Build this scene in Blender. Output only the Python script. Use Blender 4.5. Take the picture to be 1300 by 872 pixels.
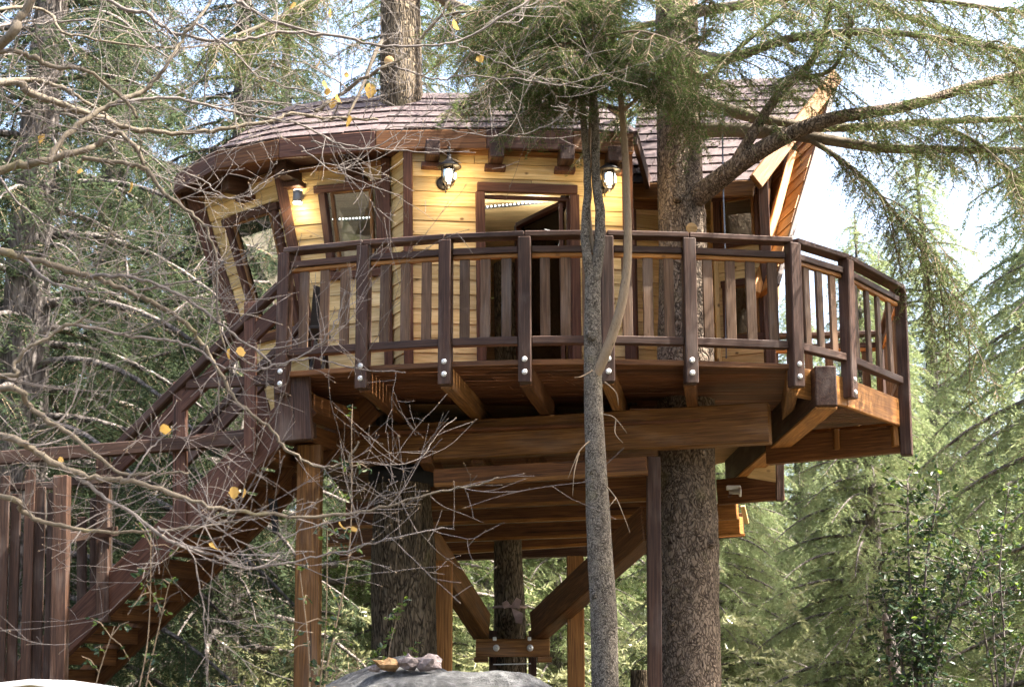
import bpy, math, random
import numpy as np
from mathutils import Vector, Matrix
for _o in list(bpy.data.objects): bpy.data.objects.remove(_o)
SC = bpy.context.scene
COL = SC.collection
R = math.radians
# ------------------------------------------------------------------ camera
EYE = 1.6
FPX = 2000.0                      # focal length in pixels of the 1300 px wide photograph
PITCH = math.atan(444.0/FPX)
cam_d = bpy.data.cameras.new('camera'); cam = bpy.data.objects.new('camera', cam_d); COL.objects.link(cam)
cam_d.sensor_width = 36.0; cam_d.lens = FPX/1300.0*36.0; cam_d.clip_start = 0.1; cam_d.clip_end = 2000
cam.location = (0, 0, EYE); cam.rotation_euler = (R(90)+PITCH, 0, 0)
cam_d.dof.use_dof = True; cam_d.dof.focus_distance = 13.2; cam_d.dof.aperture_fstop = 5.0
SC.camera = cam
# ------------------------------------------------------------------ sky, sun, exposure
SUN_EL, SUN_AZ = R(57), R(99)     # azimuth measured from +Y (away from the camera) towards +X
w = bpy.data.worlds.new('World'); SC.world = w; w.use_nodes = True
nt = w.node_tree; nt.nodes.clear()
sky = nt.nodes.new('ShaderNodeTexSky'); sky.sky_type = 'NISHITA'; sky.sun_disc = False
sky.sun_elevation = SUN_EL; sky.sun_rotation = SUN_AZ; sky.air_density = 1.0; sky.dust_density = 6.0; sky.ozone_density = 1.0
bg = nt.nodes.new('ShaderNodeBackground'); bg.inputs[1].default_value = 0.15
wo = nt.nodes.new('ShaderNodeOutputWorld')
nt.links.new(sky.outputs[0], bg.inputs[0]); nt.links.new(bg.outputs[0], wo.inputs[0])
sd = bpy.data.lights.new('sun', 'SUN'); sun = bpy.data.objects.new('sun', sd); COL.objects.link(sun)
sd.energy = 5.0; sd.angle = R(0.5); sd.color = (1.0, 0.95, 0.86)
to_sun = Vector((math.cos(SUN_EL)*math.sin(SUN_AZ), math.cos(SUN_EL)*math.cos(SUN_AZ), math.sin(SUN_EL)))
sun.rotation_euler = to_sun.to_track_quat('Z', 'Y').to_euler()
sun.location = (6, 10, 30)
SC.view_settings.view_transform = 'Standard'; SC.view_settings.look = 'None'
SC.view_settings.exposure = 2.4; SC.view_settings.gamma = 1.0; SC.view_settings.use_curve_mapping = False
SC.render.engine = 'CYCLES'
SC.cycles.use_adaptive_sampling = True; SC.cycles.adaptive_threshold = 0.03; SC.cycles.max_bounces = 6; SC.cycles.diffuse_bounces = 3; SC.cycles.glossy_bounces = 3; SC.cycles.transparent_max_bounces = 8

# ------------------------------------------------------------------ points of the place, measured off the picture at a known distance
CP, SP = math.cos(PITCH), math.sin(PITCH)
def _ray(u, v):
    a = (u-650.0)/FPX; b = (436.0-v)/FPX
    return Vector((a, CP-b*SP, SP+b*CP))
def P(u, v, Y):
    d = _ray(u, v); k = Y/d.y
    return Vector((d.x*k, Y, EYE+d.z*k))
def PX(u, Y, z=4.4):              # X of a point seen in column u that stands at distance Y and height z
    t = Y*CP+(z-EYE)*SP
    return (u-650.0)/FPX*t

# ------------------------------------------------------------------ materials
MATS = {}
def nodes(name):
    m = bpy.data.materials.new(name); m.use_nodes = True; n = m.node_tree
    b = n.nodes['Principled BSDF']; MATS[name] = m
    return m, n, b
def ramp(n, stops):
    r = n.nodes.new('ShaderNodeValToRGB'); e = r.color_ramp.elements
    while len(e) < len(stops): e.new(0.5)
    for i, (p, c) in enumerate(stops):
        e[i].position = p; e[i].color = (c[0], c[1], c[2], 1)
    return r
def objcoord(n, scale, rnd=7.0):
    tc = n.nodes.new('ShaderNodeTexCoord'); oi = n.nodes.new('ShaderNodeObjectInfo')
    mu = n.nodes.new('ShaderNodeMath'); mu.operation = 'MULTIPLY'; mu.inputs[1].default_value = rnd*9.7
    n.links.new(oi.outputs['Random'], mu.inputs[0])
    ad = n.nodes.new('ShaderNodeVectorMath'); ad.operation = 'ADD'
    n.links.new(tc.outputs['Object'], ad.inputs[0]); n.links.new(mu.outputs[0], ad.inputs[1])
    mp = n.nodes.new('ShaderNodeMapping'); mp.inputs['Scale'].default_value = scale
    n.links.new(ad.outputs[0], mp.inputs[0])
    return mp, oi, ad
def wood(name, dark, light, rough=0.6, vary=0.35, knots=0.0, weather=0.0, spec=0.3, checks=0.85):
    m, n, b = nodes(name)
    mp, oi, ad = objcoord(n, (1.7, 40, 40))
    nz = n.nodes.new('ShaderNodeTexNoise'); nz.inputs['Scale'].default_value = 1.6; nz.inputs['Detail'].default_value = 7; nz.inputs['Distortion'].default_value = 0.9
    n.links.new(mp.outputs[0], nz.inputs['Vector'])
    rp = ramp(n, [(0.36, dark), (0.53, [(a+c)/2 for a, c in zip(dark, light)]), (0.68, light)])
    n.links.new(nz.outputs[0], rp.inputs[0])
    col = rp.outputs[0]
    # drying checks: long thin dark splits along the grain
    mpc = n.nodes.new('ShaderNodeMapping'); mpc.inputs['Scale'].default_value = (0.9, 34, 34); n.links.new(ad.outputs[0], mpc.inputs[0])
    nzc = n.nodes.new('ShaderNodeTexNoise'); nzc.inputs['Scale'].default_value = 1.0; nzc.inputs['Detail'].default_value = 3; nzc.inputs['Distortion'].default_value = 0.3; n.links.new(mpc.outputs[0], nzc.inputs['Vector'])
    rc = ramp(n, [(0.66, (0, 0, 0)), (0.72, (checks,)*3)]); n.links.new(nzc.outputs[0], rc.inputs[0])
    mxc = n.nodes.new('ShaderNodeMix'); mxc.data_type = 'RGBA'; n.links.new(rc.outputs[0], mxc.inputs[0]); n.links.new(col, mxc.inputs[6]); mxc.inputs[7].default_value = (dark[0]*0.25, dark[1]*0.25, dark[2]*0.25, 1); col = mxc.outputs[2]
    # broad blotches of wear and weather
    nz2 = n.nodes.new('ShaderNodeTexNoise'); nz2.inputs['Scale'].default_value = 3.0; nz2.inputs['Detail'].default_value = 6
    mp2 = n.nodes.new('ShaderNodeMapping'); mp2.inputs['Scale'].default_value = (0.8, 2.4, 2.4)
    n.links.new(ad.outputs[0], mp2.inputs[0]); n.links.new(mp2.outputs[0], nz2.inputs['Vector'])
    hs = n.nodes.new('ShaderNodeHueSaturation')
    ma = n.nodes.new('ShaderNodeMath'); ma.operation = 'MULTIPLY_ADD'; ma.inputs[1].default_value = vary; ma.inputs[2].default_value = 1-vary/2
    n.links.new(oi.outputs['Random'], ma.inputs[0])
    mb = n.nodes.new('ShaderNodeMath'); mb.operation = 'MULTIPLY_ADD'; mb.inputs[1].default_value = 0.9; mb.inputs[2].default_value = 0.55
    n.links.new(nz2.outputs[0], mb.inputs[0])
    mc = n.nodes.new('ShaderNodeMath'); mc.operation = 'MULTIPLY'
    n.links.new(ma.outputs[0], mc.inputs[0]); n.links.new(mb.outputs[0], mc.inputs[1])
    n.links.new(mc.outputs[0], hs.inputs['Value']); n.links.new(col, hs.inputs['Color'])
    col = hs.outputs[0]
    if weather:
        mx = n.nodes.new('ShaderNodeMix'); mx.data_type = 'RGBA'
        rr = ramp(n, [(0.52, (0, 0, 0)), (0.72, (weather,)*3)]); n.links.new(nz2.outputs[0], rr.inputs[0])
        n.links.new(rr.outputs[0], mx.inputs[0]); n.links.new(col, mx.inputs[6]); mx.inputs[7].default_value = (0.20, 0.17, 0.15, 1)
        col = mx.outputs[2]
    if knots:
        mk = n.nodes.new('ShaderNodeMapping'); mk.inputs['Scale'].default_value = (4.2, 6.4, 6.4); n.links.new(ad.outputs[0], mk.inputs[0])
        vo = n.nodes.new('ShaderNodeTexVoronoi'); vo.inputs['Scale'].default_value = 1.0; n.links.new(mk.outputs[0], vo.inputs['Vector'])
        rk = ramp(n, [(0.05, (knots,)*3), (0.11, (0, 0, 0))]); n.links.new(vo.outputs['Distance'], rk.inputs[0])
        mx = n.nodes.new('ShaderNodeMix'); mx.data_type = 'RGBA'; n.links.new(rk.outputs[0], mx.inputs[0]); n.links.new(col, mx.inputs[6])
        mx.inputs[7].default_value = (0.10, 0.045, 0.012, 1); col = mx.outputs[2]
    n.links.new(col, b.inputs['Base Color'])
    b.inputs['Roughness'].default_value = rough; b.inputs['Specular IOR Level'].default_value = spec
    bp = n.nodes.new('ShaderNodeBump'); bp.inputs['Strength'].default_value = 0.5; bp.inputs['Distance'].default_value = 0.006
    n.links.new(nz.outputs[0], bp.inputs['Height']); n.links.new(bp.outputs[0], b.inputs['Normal'])
    return m
def plain(name, c, rough=0.6, metal=0.0, emit=None, es=0.0, spec=0.5, noise=0.25, nscale=20):
    m, n, b = nodes(name)
    mp, oi, ad = objcoord(n, (1, 1, 1))
    nz = n.nodes.new('ShaderNodeTexNoise'); nz.inputs['Scale'].default_value = nscale; nz.inputs['Detail'].default_value = 6
    n.links.new(mp.outputs[0], nz.inputs['Vector'])
    rp = ramp(n, [(0.25, [x*(1-noise) for x in c]), (0.75, [min(1, x*(1+noise)) for x in c])]); n.links.new(nz.outputs[0], rp.inputs[0])
    n.links.new(rp.outputs[0], b.inputs['Base Color'])
    b.inputs['Roughness'].default_value = rough; b.inputs['Metallic'].default_value = metal; b.inputs['Specular IOR Level'].default_value = spec
    if emit: b.inputs['Emission Color'].default_value = (*emit, 1); b.inputs['Emission Strength'].default_value = es
    return m
def glass(name, tint=(0.9, 0.95, 0.95)):
    m, n, b = nodes(name); n.nodes.remove(b)
    out = n.nodes['Material Output']
    gl = n.nodes.new('ShaderNodeBsdfGlossy'); gl.inputs['Roughness'].default_value = 0.015
    tr = n.nodes.new('ShaderNodeBsdfTransparent'); tr.inputs[0].default_value = (*tint, 1)
    fr = n.nodes.new('ShaderNodeFresnel'); fr.inputs[0].default_value = 2.1
    tc = n.nodes.new('ShaderNodeTexCoord'); nz = n.nodes.new('ShaderNodeTexNoise'); nz.inputs['Scale'].default_value = 1.6
    n.links.new(tc.outputs['Object'], nz.inputs['Vector'])
    bp = n.nodes.new('ShaderNodeBump'); bp.inputs['Strength'].default_value = 0.06; bp.inputs['Distance'].default_value = 0.05
    n.links.new(nz.outputs[0], bp.inputs['Height']); n.links.new(bp.outputs[0], gl.inputs['Normal'])
    mx = n.nodes.new('ShaderNodeMixShader'); n.links.new(fr.outputs[0], mx.inputs[0]); n.links.new(tr.outputs[0], mx.inputs[1]); n.links.new(gl.outputs[0], mx.inputs[2])
    n.links.new(mx.outputs[0], out.inputs[0])
    return m
def bark(name, dark, light, scale=16, stretch=0.35, plates=True, moss=0.0, dist=0.03):
    m, n, b = nodes(name)
    tc = n.nodes.new('ShaderNodeTexCoord'); mp = n.nodes.new('ShaderNodeMapping'); mp.inputs['Scale'].default_value = (1, 1, stretch)
    n.links.new(tc.outputs['Object'], mp.inputs[0])
    nz0 = n.nodes.new('ShaderNodeTexNoise'); nz0.inputs['Scale'].default_value = scale*0.5; n.links.new(mp.outputs[0], nz0.inputs['Vector'])
    mxv = n.nodes.new('ShaderNodeMix'); mxv.data_type = 'RGBA'; mxv.inputs[0].default_value = 0.2
    n.links.new(mp.outputs[0], mxv.inputs[6]); n.links.new(nz0.outputs['Color'], mxv.inputs[7])
    vo = n.nodes.new('ShaderNodeTexVoronoi'); vo.feature = 'DISTANCE_TO_EDGE' if plates else 'F1'; vo.inputs['Scale'].default_value = scale*1.5
    n.links.new(mxv.outputs[2], vo.inputs['Vector'])
    nz = n.nodes.new('ShaderNodeTexNoise'); nz.inputs['Scale'].default_value = scale*3; nz.inputs['Detail'].default_value = 8; n.links.new(mp.outputs[0], nz.inputs['Vector'])
    r1 = ramp(n, [(0.0, (0.0,)*3), (0.28, (0.95,)*3)])
    nzb = n.nodes.new('ShaderNodeTexNoise'); nzb.inputs['Scale'].default_value = scale*0.8; nzb.inputs['Detail'].default_value = 4; n.links.new(mp.outputs[0], nzb.inputs['Vector'])
    adb = n.nodes.new('ShaderNodeMath'); adb.operation = 'MULTIPLY_ADD'; adb.inputs[1].default_value = 0.35; n.links.new(nzb.outputs[0], adb.inputs[0])
    sbb = n.nodes.new('ShaderNodeMath'); sbb.operation = 'SUBTRACT'; sbb.inputs[1].default_value = 0.13; n.links.new(vo.outputs['Distance'], sbb.inputs[0]); n.links.new(sbb.outputs[0], adb.inputs[2])
    n.links.new(adb.outputs[0], r1.inputs[0])
    mu = n.nodes.new('ShaderNodeMath'); mu.operation = 'MULTIPLY_ADD'; mu.inputs[1].default_value = 0.55
    n.links.new(r1.outputs[0], mu.inputs[0]); 
    m2 = n.nodes.new('ShaderNodeMath'); m2.operation = 'MULTIPLY'; m2.inputs[1].default_value = 0.6; n.links.new(nz.outputs[0], m2.inputs[0]); n.links.new(m2.outputs[0], mu.inputs[2])
    rp = ramp(n, [(0.30, dark), (0.60, [(a*0.5+c*0.5) for a, c in zip(dark, light)]), (0.84, light)]); n.links.new(mu.outputs[0], rp.inputs[0])
    col = rp.outputs[0]
    if moss:
        n3 = n.nodes.new('ShaderNodeTexNoise'); n3.inputs['Scale'].default_value = 3.5; n3.inputs['Detail'].default_value = 5; n.links.new(tc.outputs['Object'], n3.inputs['Vector'])
        rm = ramp(n, [(0.6, (0, 0, 0)), (0.75, (moss,)*3)]); n.links.new(n3.outputs[0], rm.inputs[0])
        mx = n.nodes.new('ShaderNodeMix'); mx.data_type = 'RGBA'; n.links.new(rm.outputs[0], mx.inputs[0]); n.links.new(col, mx.inputs[6]); mx.inputs[7].default_value = (0.22, 0.20, 0.06, 1); col = mx.outputs[2]
    n.links.new(col, b.inputs['Base Color']); b.inputs['Roughness'].default_value = 0.9; b.inputs['Specular IOR Level'].default_value = 0.2
    bp = n.nodes.new('ShaderNodeBump'); bp.inputs['Strength'].default_value = 0.9; bp.inputs['Distance'].default_value = dist
    n.links.new(mu.outputs[0], bp.inputs['Height']); n.links.new(bp.outputs[0], b.inputs['Normal'])
    return m
def leafy(name, c1, c2, trans=0.45, tcol=None, gloss=0.0, nscale=0.9, brown=0.0):
    m, n, b = nodes(name); n.nodes.remove(b); out = n.nodes['Material Output']
    tc = n.nodes.new('ShaderNodeTexCoord'); nz = n.nodes.new('ShaderNodeTexNoise'); nz.inputs['Scale'].default_value = nscale; nz.inputs['Detail'].default_value = 4
    n.links.new(tc.outputs['Object'], nz.inputs['Vector'])
    ge = n.nodes.new('ShaderNodeNewGeometry')
    mu = n.nodes.new('ShaderNodeMath'); mu.operation = 'MULTIPLY_ADD'; mu.inputs[1].default_value = 0.5; n.links.new(ge.outputs['Random Per Island'], mu.inputs[0])
    su = n.nodes.new('ShaderNodeMath'); su.operation = 'SUBTRACT'; su.inputs[1].default_value = 0.25; n.links.new(nz.outputs[0], su.inputs[0]); n.links.new(su.outputs[0], mu.inputs[2])
    rp = ramp(n, [(0.15, c1), (0.85, c2)]); n.links.new(mu.outputs[0], rp.inputs[0])
    if brown:
        nb_ = n.nodes.new('ShaderNodeTexNoise'); nb_.inputs['Scale'].default_value = 2.3; nb_.inputs['Detail'].default_value = 6; n.links.new(tc.outputs['Object'], nb_.inputs['Vector'])
        rb_ = ramp(n, [(0.56, (0, 0, 0)), (0.70, (brown,)*3)]); n.links.new(nb_.outputs[0], rb_.inputs[0])
        mb_ = n.nodes.new('ShaderNodeMix'); mb_.data_type = 'RGBA'; n.links.new(rb_.outputs[0], mb_.inputs[0]); n.links.new(rp.outputs[0], mb_.inputs[6]); mb_.inputs[7].default_value = ((c1[0]+c2[0])*0.62, (c1[1]+c2[1])*0.40, (c1[2]+c2[2])*0.34, 1)
        class _O: outputs = [mb_.outputs[2]]
        rp = _O
    df = n.nodes.new('ShaderNodeBsdfDiffuse'); n.links.new(rp.outputs[0], df.inputs[0])
    tl = n.nodes.new('ShaderNodeBsdfTranslucent')
    if tcol:
        mt = n.nodes.new('ShaderNodeMix'); mt.data_type = 'RGBA'; mt.inputs[0].default_value = 0.6; n.links.new(rp.outputs[0], mt.inputs[6]); mt.inputs[7].default_value = (*tcol, 1); n.links.new(mt.outputs[2], tl.inputs[0])
    else: n.links.new(rp.outputs[0], tl.inputs[0])
    mx = n.nodes.new('ShaderNodeMixShader'); mx.inputs[0].default_value = trans
    n.links.new(df.outputs[0], mx.inputs[1]); n.links.new(tl.outputs[0], mx.inputs[2])
    last = mx
    if gloss:
        gl = n.nodes.new('ShaderNodeBsdfGlossy'); gl.inputs['Roughness'].default_value = 0.3
        m3 = n.nodes.new('ShaderNodeMixShader'); m3.inputs[0].default_value = gloss; n.links.new(mx.outputs[0], m3.inputs[1]); n.links.new(gl.outputs[0], m3.inputs[2]); last = m3
    n.links.new(last.outputs[0], out.inputs[0])
    return m
def stone(name, c1, c2, c3, scale=6):
    m, n, b = nodes(name)
    tc = n.nodes.new('ShaderNodeTexCoord'); nz = n.nodes.new('ShaderNodeTexNoise'); nz.inputs['Scale'].default_value = scale; nz.inputs['Detail'].default_value = 12; nz.inputs['Roughness'].default_value = 0.7
    n.links.new(tc.outputs['Object'], nz.inputs['Vector'])
    rp = ramp(n, [(0.3, c1), (0.5, c2), (0.7, c3)]); n.links.new(nz.outputs[0], rp.inputs[0]); n.links.new(rp.outputs[0], b.inputs['Base Color'])
    b.inputs['Roughness'].default_value = 0.9
    bp = n.nodes.new('ShaderNodeBump'); bp.inputs['Strength'].default_value = 1.0; bp.inputs['Distance'].default_value = 0.05; n.links.new(nz.outputs[0], bp.inputs['Height']); n.links.new(bp.outputs[0], b.inputs['Normal'])
    return m
wood('dark_wood', (0.0351, 0.0161, 0.0101), (0.0861, 0.0428, 0.0266), 0.6, 0.4, weather=0.3)
wood('baluster_wood', (0.0723, 0.0382, 0.0204), (0.1573, 0.0909, 0.0510), 0.65, 0.6, weather=0.35)
wood('red_wood', (0.0810, 0.0309, 0.0098), (0.2046, 0.0860, 0.0268), 0.6, 0.5)
wood('deck_wood', (0.0776, 0.0279, 0.0109), (0.1863, 0.0745, 0.0287), 0.6, 0.9)
wood('beam_wood', (0.1150, 0.0478, 0.0120), (0.2852, 0.1334, 0.0368), 0.6, 0.4, knots=0.5, weather=0.25)
wood('orange_wood', (0.22, 0.088, 0.020), (0.46, 0.21, 0.055), 0.6, 0.6, knots=0.6)
wood('pine', (0.5200, 0.3450, 0.1350), (0.7400, 0.5500, 0.2750), 0.5, 0.45, knots=0.9, checks=0.12)
wood('trim_wood', (0.0574, 0.0230, 0.0139), (0.1230, 0.0549, 0.0328), 0.6, 0.4)
wood('fence_wood', (0.0260, 0.0118, 0.0068), (0.0682, 0.0335, 0.0192), 0.65, 0.7, weather=0.3)
wood('pale_wood', (0.50, 0.34, 0.15), (0.72, 0.52, 0.26), 0.55, 0.2, knots=0.5, checks=0.2)
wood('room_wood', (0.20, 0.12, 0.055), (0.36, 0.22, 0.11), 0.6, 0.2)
wood('cut_wood', (0.38, 0.23, 0.09), (0.55, 0.36, 0.16), 0.7, 0.1)
plain('shingle', (0.088, 0.060, 0.058), 0.8, noise=0.5, nscale=14)
plain('bolt_metal', (0.72, 0.72, 0.70), 0.38, 0.35, noise=0.08)
plain('lamp_black', (0.022, 0.018, 0.016), 0.45, 0.4)
plain('lamp_grey', (0.25, 0.25, 0.26), 0.45, 0.3)
plain('bulb', (1, 0.95, 0.85), 0.5, emit=(1.0, 0.83, 0.55), es=5.0, noise=0)
plain('led', (1, 1, 1), 0.5, emit=(1.0, 0.97, 0.9), es=1.4, noise=0)
plain('white_metal', (0.8, 0.8, 0.8), 0.4, 0.0, noise=0.05)
plain('black_cloth', (0.012, 0.012, 0.013), 0.9)
plain('ribbon', (0.42, 0.30, 0.26), 0.8)
plain('wire', (0.16, 0.18, 0.22), 0.4, 0.6)
plain('dark_interior', (0.03, 0.03, 0.03), 0.6)
glass('pane_glass'); glass('lamp_glass', (0.96, 0.9, 0.8))
bark('pine_bark', (0.035, 0.023, 0.016), (0.27, 0.205, 0.15), 21, 0.6, True, 0.25)
bark('old_bark', (0.022, 0.016, 0.010), (0.21, 0.160, 0.105), 21, 0.25, True, 0.3, 0.04)
bark('sapling_bark', (0.035, 0.027, 0.020), (0.25, 0.215, 0.17), 30, 0.8, True, 0.25, 0.012)
bark('stem_bark', (0.075, 0.05, 0.032), (0.25, 0.185, 0.12), 30, 0.3, False, 0.1, 0.004)
bark('grey_twig', (0.05, 0.038, 0.032), (0.17, 0.145, 0.128), 30, 0.5, False, 0.0, 0.004)
bark('limb_bark', (0.045, 0.034, 0.024), (0.15, 0.122, 0.088), 26, 0.5, False, 0.45, 0.006)
bark('far_bark', (0.06, 0.05, 0.045), (0.22, 0.19, 0.17), 12, 0.3, True, 0.0, 0.03)
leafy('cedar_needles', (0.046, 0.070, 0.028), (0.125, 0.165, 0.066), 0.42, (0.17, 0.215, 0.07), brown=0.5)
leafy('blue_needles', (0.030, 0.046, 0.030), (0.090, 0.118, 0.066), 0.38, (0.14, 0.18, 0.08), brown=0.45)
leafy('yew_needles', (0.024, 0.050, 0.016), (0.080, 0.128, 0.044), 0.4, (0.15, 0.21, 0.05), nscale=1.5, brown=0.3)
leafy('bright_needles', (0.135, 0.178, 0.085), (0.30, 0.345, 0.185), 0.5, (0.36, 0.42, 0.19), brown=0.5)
leafy('holly_leaf', (0.018, 0.038, 0.022), (0.055, 0.085, 0.045), 0.15, (0.12, 0.2, 0.02), 0.025)
leafy('shrub_leaf', (0.06, 0.11, 0.02), (0.16, 0.22, 0.05), 0.4, (0.3, 0.42, 0.04), 0.05)
leafy('dry_leaf', (0.42, 0.25, 0.07), (0.62, 0.42, 0.15), 0.4, (0.75, 0.45, 0.10))
leafy('undergrowth', (0.16, 0.17, 0.08), (0.36, 0.36, 0.2), 0.5, (0.42, 0.43, 0.2), 0.04)
stone('boulder_stone', (0.03, 0.029, 0.027), (0.085, 0.083, 0.08), (0.20, 0.197, 0.193), 13)
stone('ochre_stone', (0.16, 0.085, 0.03), (0.30, 0.17, 0.07), (0.40, 0.27, 0.14), 10)
stone('mauve_stone', (0.10, 0.075, 0.07), (0.21, 0.165, 0.155), (0.34, 0.29, 0.28), 10)
stone('forest_floor', (0.03, 0.024, 0.012), (0.065, 0.05, 0.026), (0.09, 0.08, 0.04), 3)

# ------------------------------------------------------------------ objects
WM = {}
def put(o, parent, M):
    COL.objects.link(o); WM[o.name] = M
    if parent is not None:
        o.parent = parent; o.matrix_parent_inverse = WM[parent.name].inverted()
    o.matrix_basis = M
    return o
def thing(name, loc, label, cat, group=None):
    o = bpy.data.objects.new(name, None); o.empty_display_size = 0.2
    put(o, None, Matrix.Translation(Vector(loc)))
    return tag(o, label, cat, group)
def tag(o, label, cat, group=None):
    o['label'] = label; o['category'] = cat
    if group: o['group'] = group
    return o
def mesh(name, vs, fs, mat=None, smooth=False):
    me = bpy.data.meshes.new(name); me.from_pydata([tuple(v) for v in vs], [], fs); me.update()
    if mat: me.materials.append(MATS[mat])
    if smooth: me.polygons.foreach_set('use_smooth', [True]*len(me.polygons))
    return me
def add(name, me, parent=None, M=None, kind=None):
    o = bpy.data.objects.new(name, me)
    if kind: o['kind'] = kind
    return put(o, parent, M or Matrix.Identity(4))
def outward(vs, fs):
    c = sum((Vector(v) for v in vs), Vector())/len(vs); out = []
    for f in fs:
        p = [Vector(vs[i]) for i in f]; nn = (p[1]-p[0]).cross(p[2]-p[0])
        out.append(f if nn.dot(sum(p, Vector())/len(p)-c) > 0 else f[::-1])
    return out
_box = {}
def box_mesh(L, w_, h, mat, c=0.006):
    k = (round(L, 3), round(w_, 4), round(h, 4), mat, c)
    if k in _box: return _box[k]
    H = (L/2, w_/2, h/2); c = min(c, 0.3*min(H)); vs = []; idx = {}
    for sx in (-1, 1):
        for sy in (-1, 1):
            for sz in (-1, 1):
                s = (sx, sy, sz)
                for ax in range(3):
                    idx[(s, ax)] = len(vs); vs.append([s[i]*(H[i] if i == ax else H[i]-c) for i in range(3)])
    fs = []; S = (-1, 1)
    for ax in range(3):
        o1, o2 = [i for i in range(3) if i != ax]
        for s in S:
            q = []
            for a, b_ in ((-1, -1), (1, -1), (1, 1), (-1, 1)):
                t = [0]*3; t[ax] = s; t[o1] = a; t[o2] = b_; q.append(idx[(tuple(t), ax)])
            fs.append(q)
        for a in S:                   # edges parallel to ax
            for b_ in S:
                t1 = [0]*3; t1[o1] = a; t1[o2] = b_; t2 = list(t1); t1[ax] = -1; t2[ax] = 1
                fs.append([idx[(tuple(t1), o1)], idx[(tuple(t2), o1)], idx[(tuple(t2), o2)], idx[(tuple(t1), o2)]])
    for sx in S:
        for sy in S:
            for sz in S: fs.append([idx[((sx, sy, sz), k2)] for k2 in range(3)])
    me = mesh('timber', vs, outward(vs, fs), mat); _box[k] = me
    return me
def frame(p0, p1, up=(0, 0, 1)):
    x = (p1-p0).normalized(); u = Vector(up)
    if abs(x.dot(u)) > 0.98: u = Vector((0, 1, 0))
    y = u.cross(x).normalized(); z = x.cross(y)
    return x, y, z
def beam(name, p0, p1, w_, h, mat, parent=None, up=(0, 0, 1), anchor='c', c=0.006, off=0.0):
    p0 = Vector(p0); p1 = Vector(p1); x, y, z = frame(p0, p1, up)
    o = (p0+p1)/2 + y*off
    if anchor == 't': o = o - z*h/2
    if anchor == 'b': o = o + z*h/2
    M = Matrix(((x.x, y.x, z.x, o.x), (x.y, y.y, z.y, o.y), (x.z, y.z, z.z, o.z), (0, 0, 0, 1)))
    return add(name, box_mesh((p1-p0).length, w_, h, mat, c), parent, M)
def hexa(name, pts, mat, parent=None):
    # pts: 4 bottom/back points then 4 front ones (any convex 8-corner piece); local x runs along pts[0]->pts[1]
    pts = [Vector(p) for p in pts]; o = sum(pts, Vector())/8
    x = (pts[1]-pts[0]).normalized(); zz = (pts[3]-pts[0]); y = zz.cross(x).normalized(); z = x.cross(y)
    M = Matrix(((x.x, y.x, z.x, o.x), (x.y, y.y, z.y, o.y), (x.z, y.z, z.z, o.z), (0, 0, 0, 1)))
    Mi = M.inverted(); vs = [Mi@p for p in pts]
    fs = outward(vs, [[0, 1, 2, 3], [4, 5, 6, 7], [0, 1, 5, 4], [1, 2, 6, 5], [2, 3, 7, 6], [3, 0, 4, 7]])
    return add(name, mesh(name, vs, fs, mat), parent, M)
def lathe(name, prof, mat, parent, M, seg=20, smooth=True):
    vs = []; fs = []
    for r, z in prof:
        for k in range(seg):
            a = 2*math.pi*k/seg; vs.append((r*math.cos(a), r*math.sin(a), z))
    for i in range(len(prof)-1):
        for k in range(seg):
            k2 = (k+1) % seg; fs.append([i*seg+k, i*seg+k2, (i+1)*seg+k2, (i+1)*seg+k])
    fs.append(list(range(seg))[::-1]); fs.append([(len(prof)-1)*seg+k for k in range(seg)])
    return add(name, mesh(name, vs, fs, mat, smooth), parent, M)
def axisM(o, d):
    d = Vector(d).normalized(); q = d.to_track_quat('Z', 'Y'); M = q.to_matrix().to_4x4(); M.translation = Vector(o); return M
# tubes ------------------------------------------------------------
class Tubes:
    def __init__(s): s.v = []; s.f = []
    def add(s, pts, rad, sides=6, cap=True):
        n = len(pts); base = len(s.v); ref = None
        for i in range(n):
            t = (pts[min(i+1, n-1)]-pts[max(i-1, 0)])
            if t.length < 1e-9: t = Vector((0, 0, 1))
            t.normalize()
            if ref is None:
                ref = Vector((0, 0, 1)) if abs(t.z) < 0.9 else Vector((1, 0, 0))
            a = (ref - t*ref.dot(t)).normalized(); ref = a; b_ = t.cross(a)
            for k in range(sides):
                g = 2*math.pi*k/sides
                s.v.append(pts[i]+(a*math.cos(g)+b_*math.sin(g))*rad[i])
        for i in range(n-1):
            for k in range(sides):
                k2 = (k+1) % sides
                s.f.append((base+i*sides+k, base+i*sides+k2, base+(i+1)*sides+k2, base+(i+1)*sides+k))
        if cap:
            s.f.append(tuple(base+k for k in range(sides))[::-1]); s.f.append(tuple(base+(n-1)*sides+k for k in range(sides)))
    def build(s, name, mat, parent=None, kind=None):
        return add(name, mesh(name, s.v, s.f, mat, True), parent, None, kind)
def smooth_line(pts, sub=4):
    out = []; n = len(pts)
    for i in range(n-1):
        p0, p1, p2, p3 = pts[max(i-1, 0)], pts[i], pts[i+1], pts[min(i+2, n-1)]
        for k in range(sub):
            t = k/sub
            out.append(0.5*((2*p1)+(p2-p0)*t+(2*p0-5*p1+4*p2-p3)*t*t+(3*p1-p0-3*p2+p3)*t**3))
    out.append(pts[-1].copy()); return out
def lerp(a, b, t): return a+(b-a)*t
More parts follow.
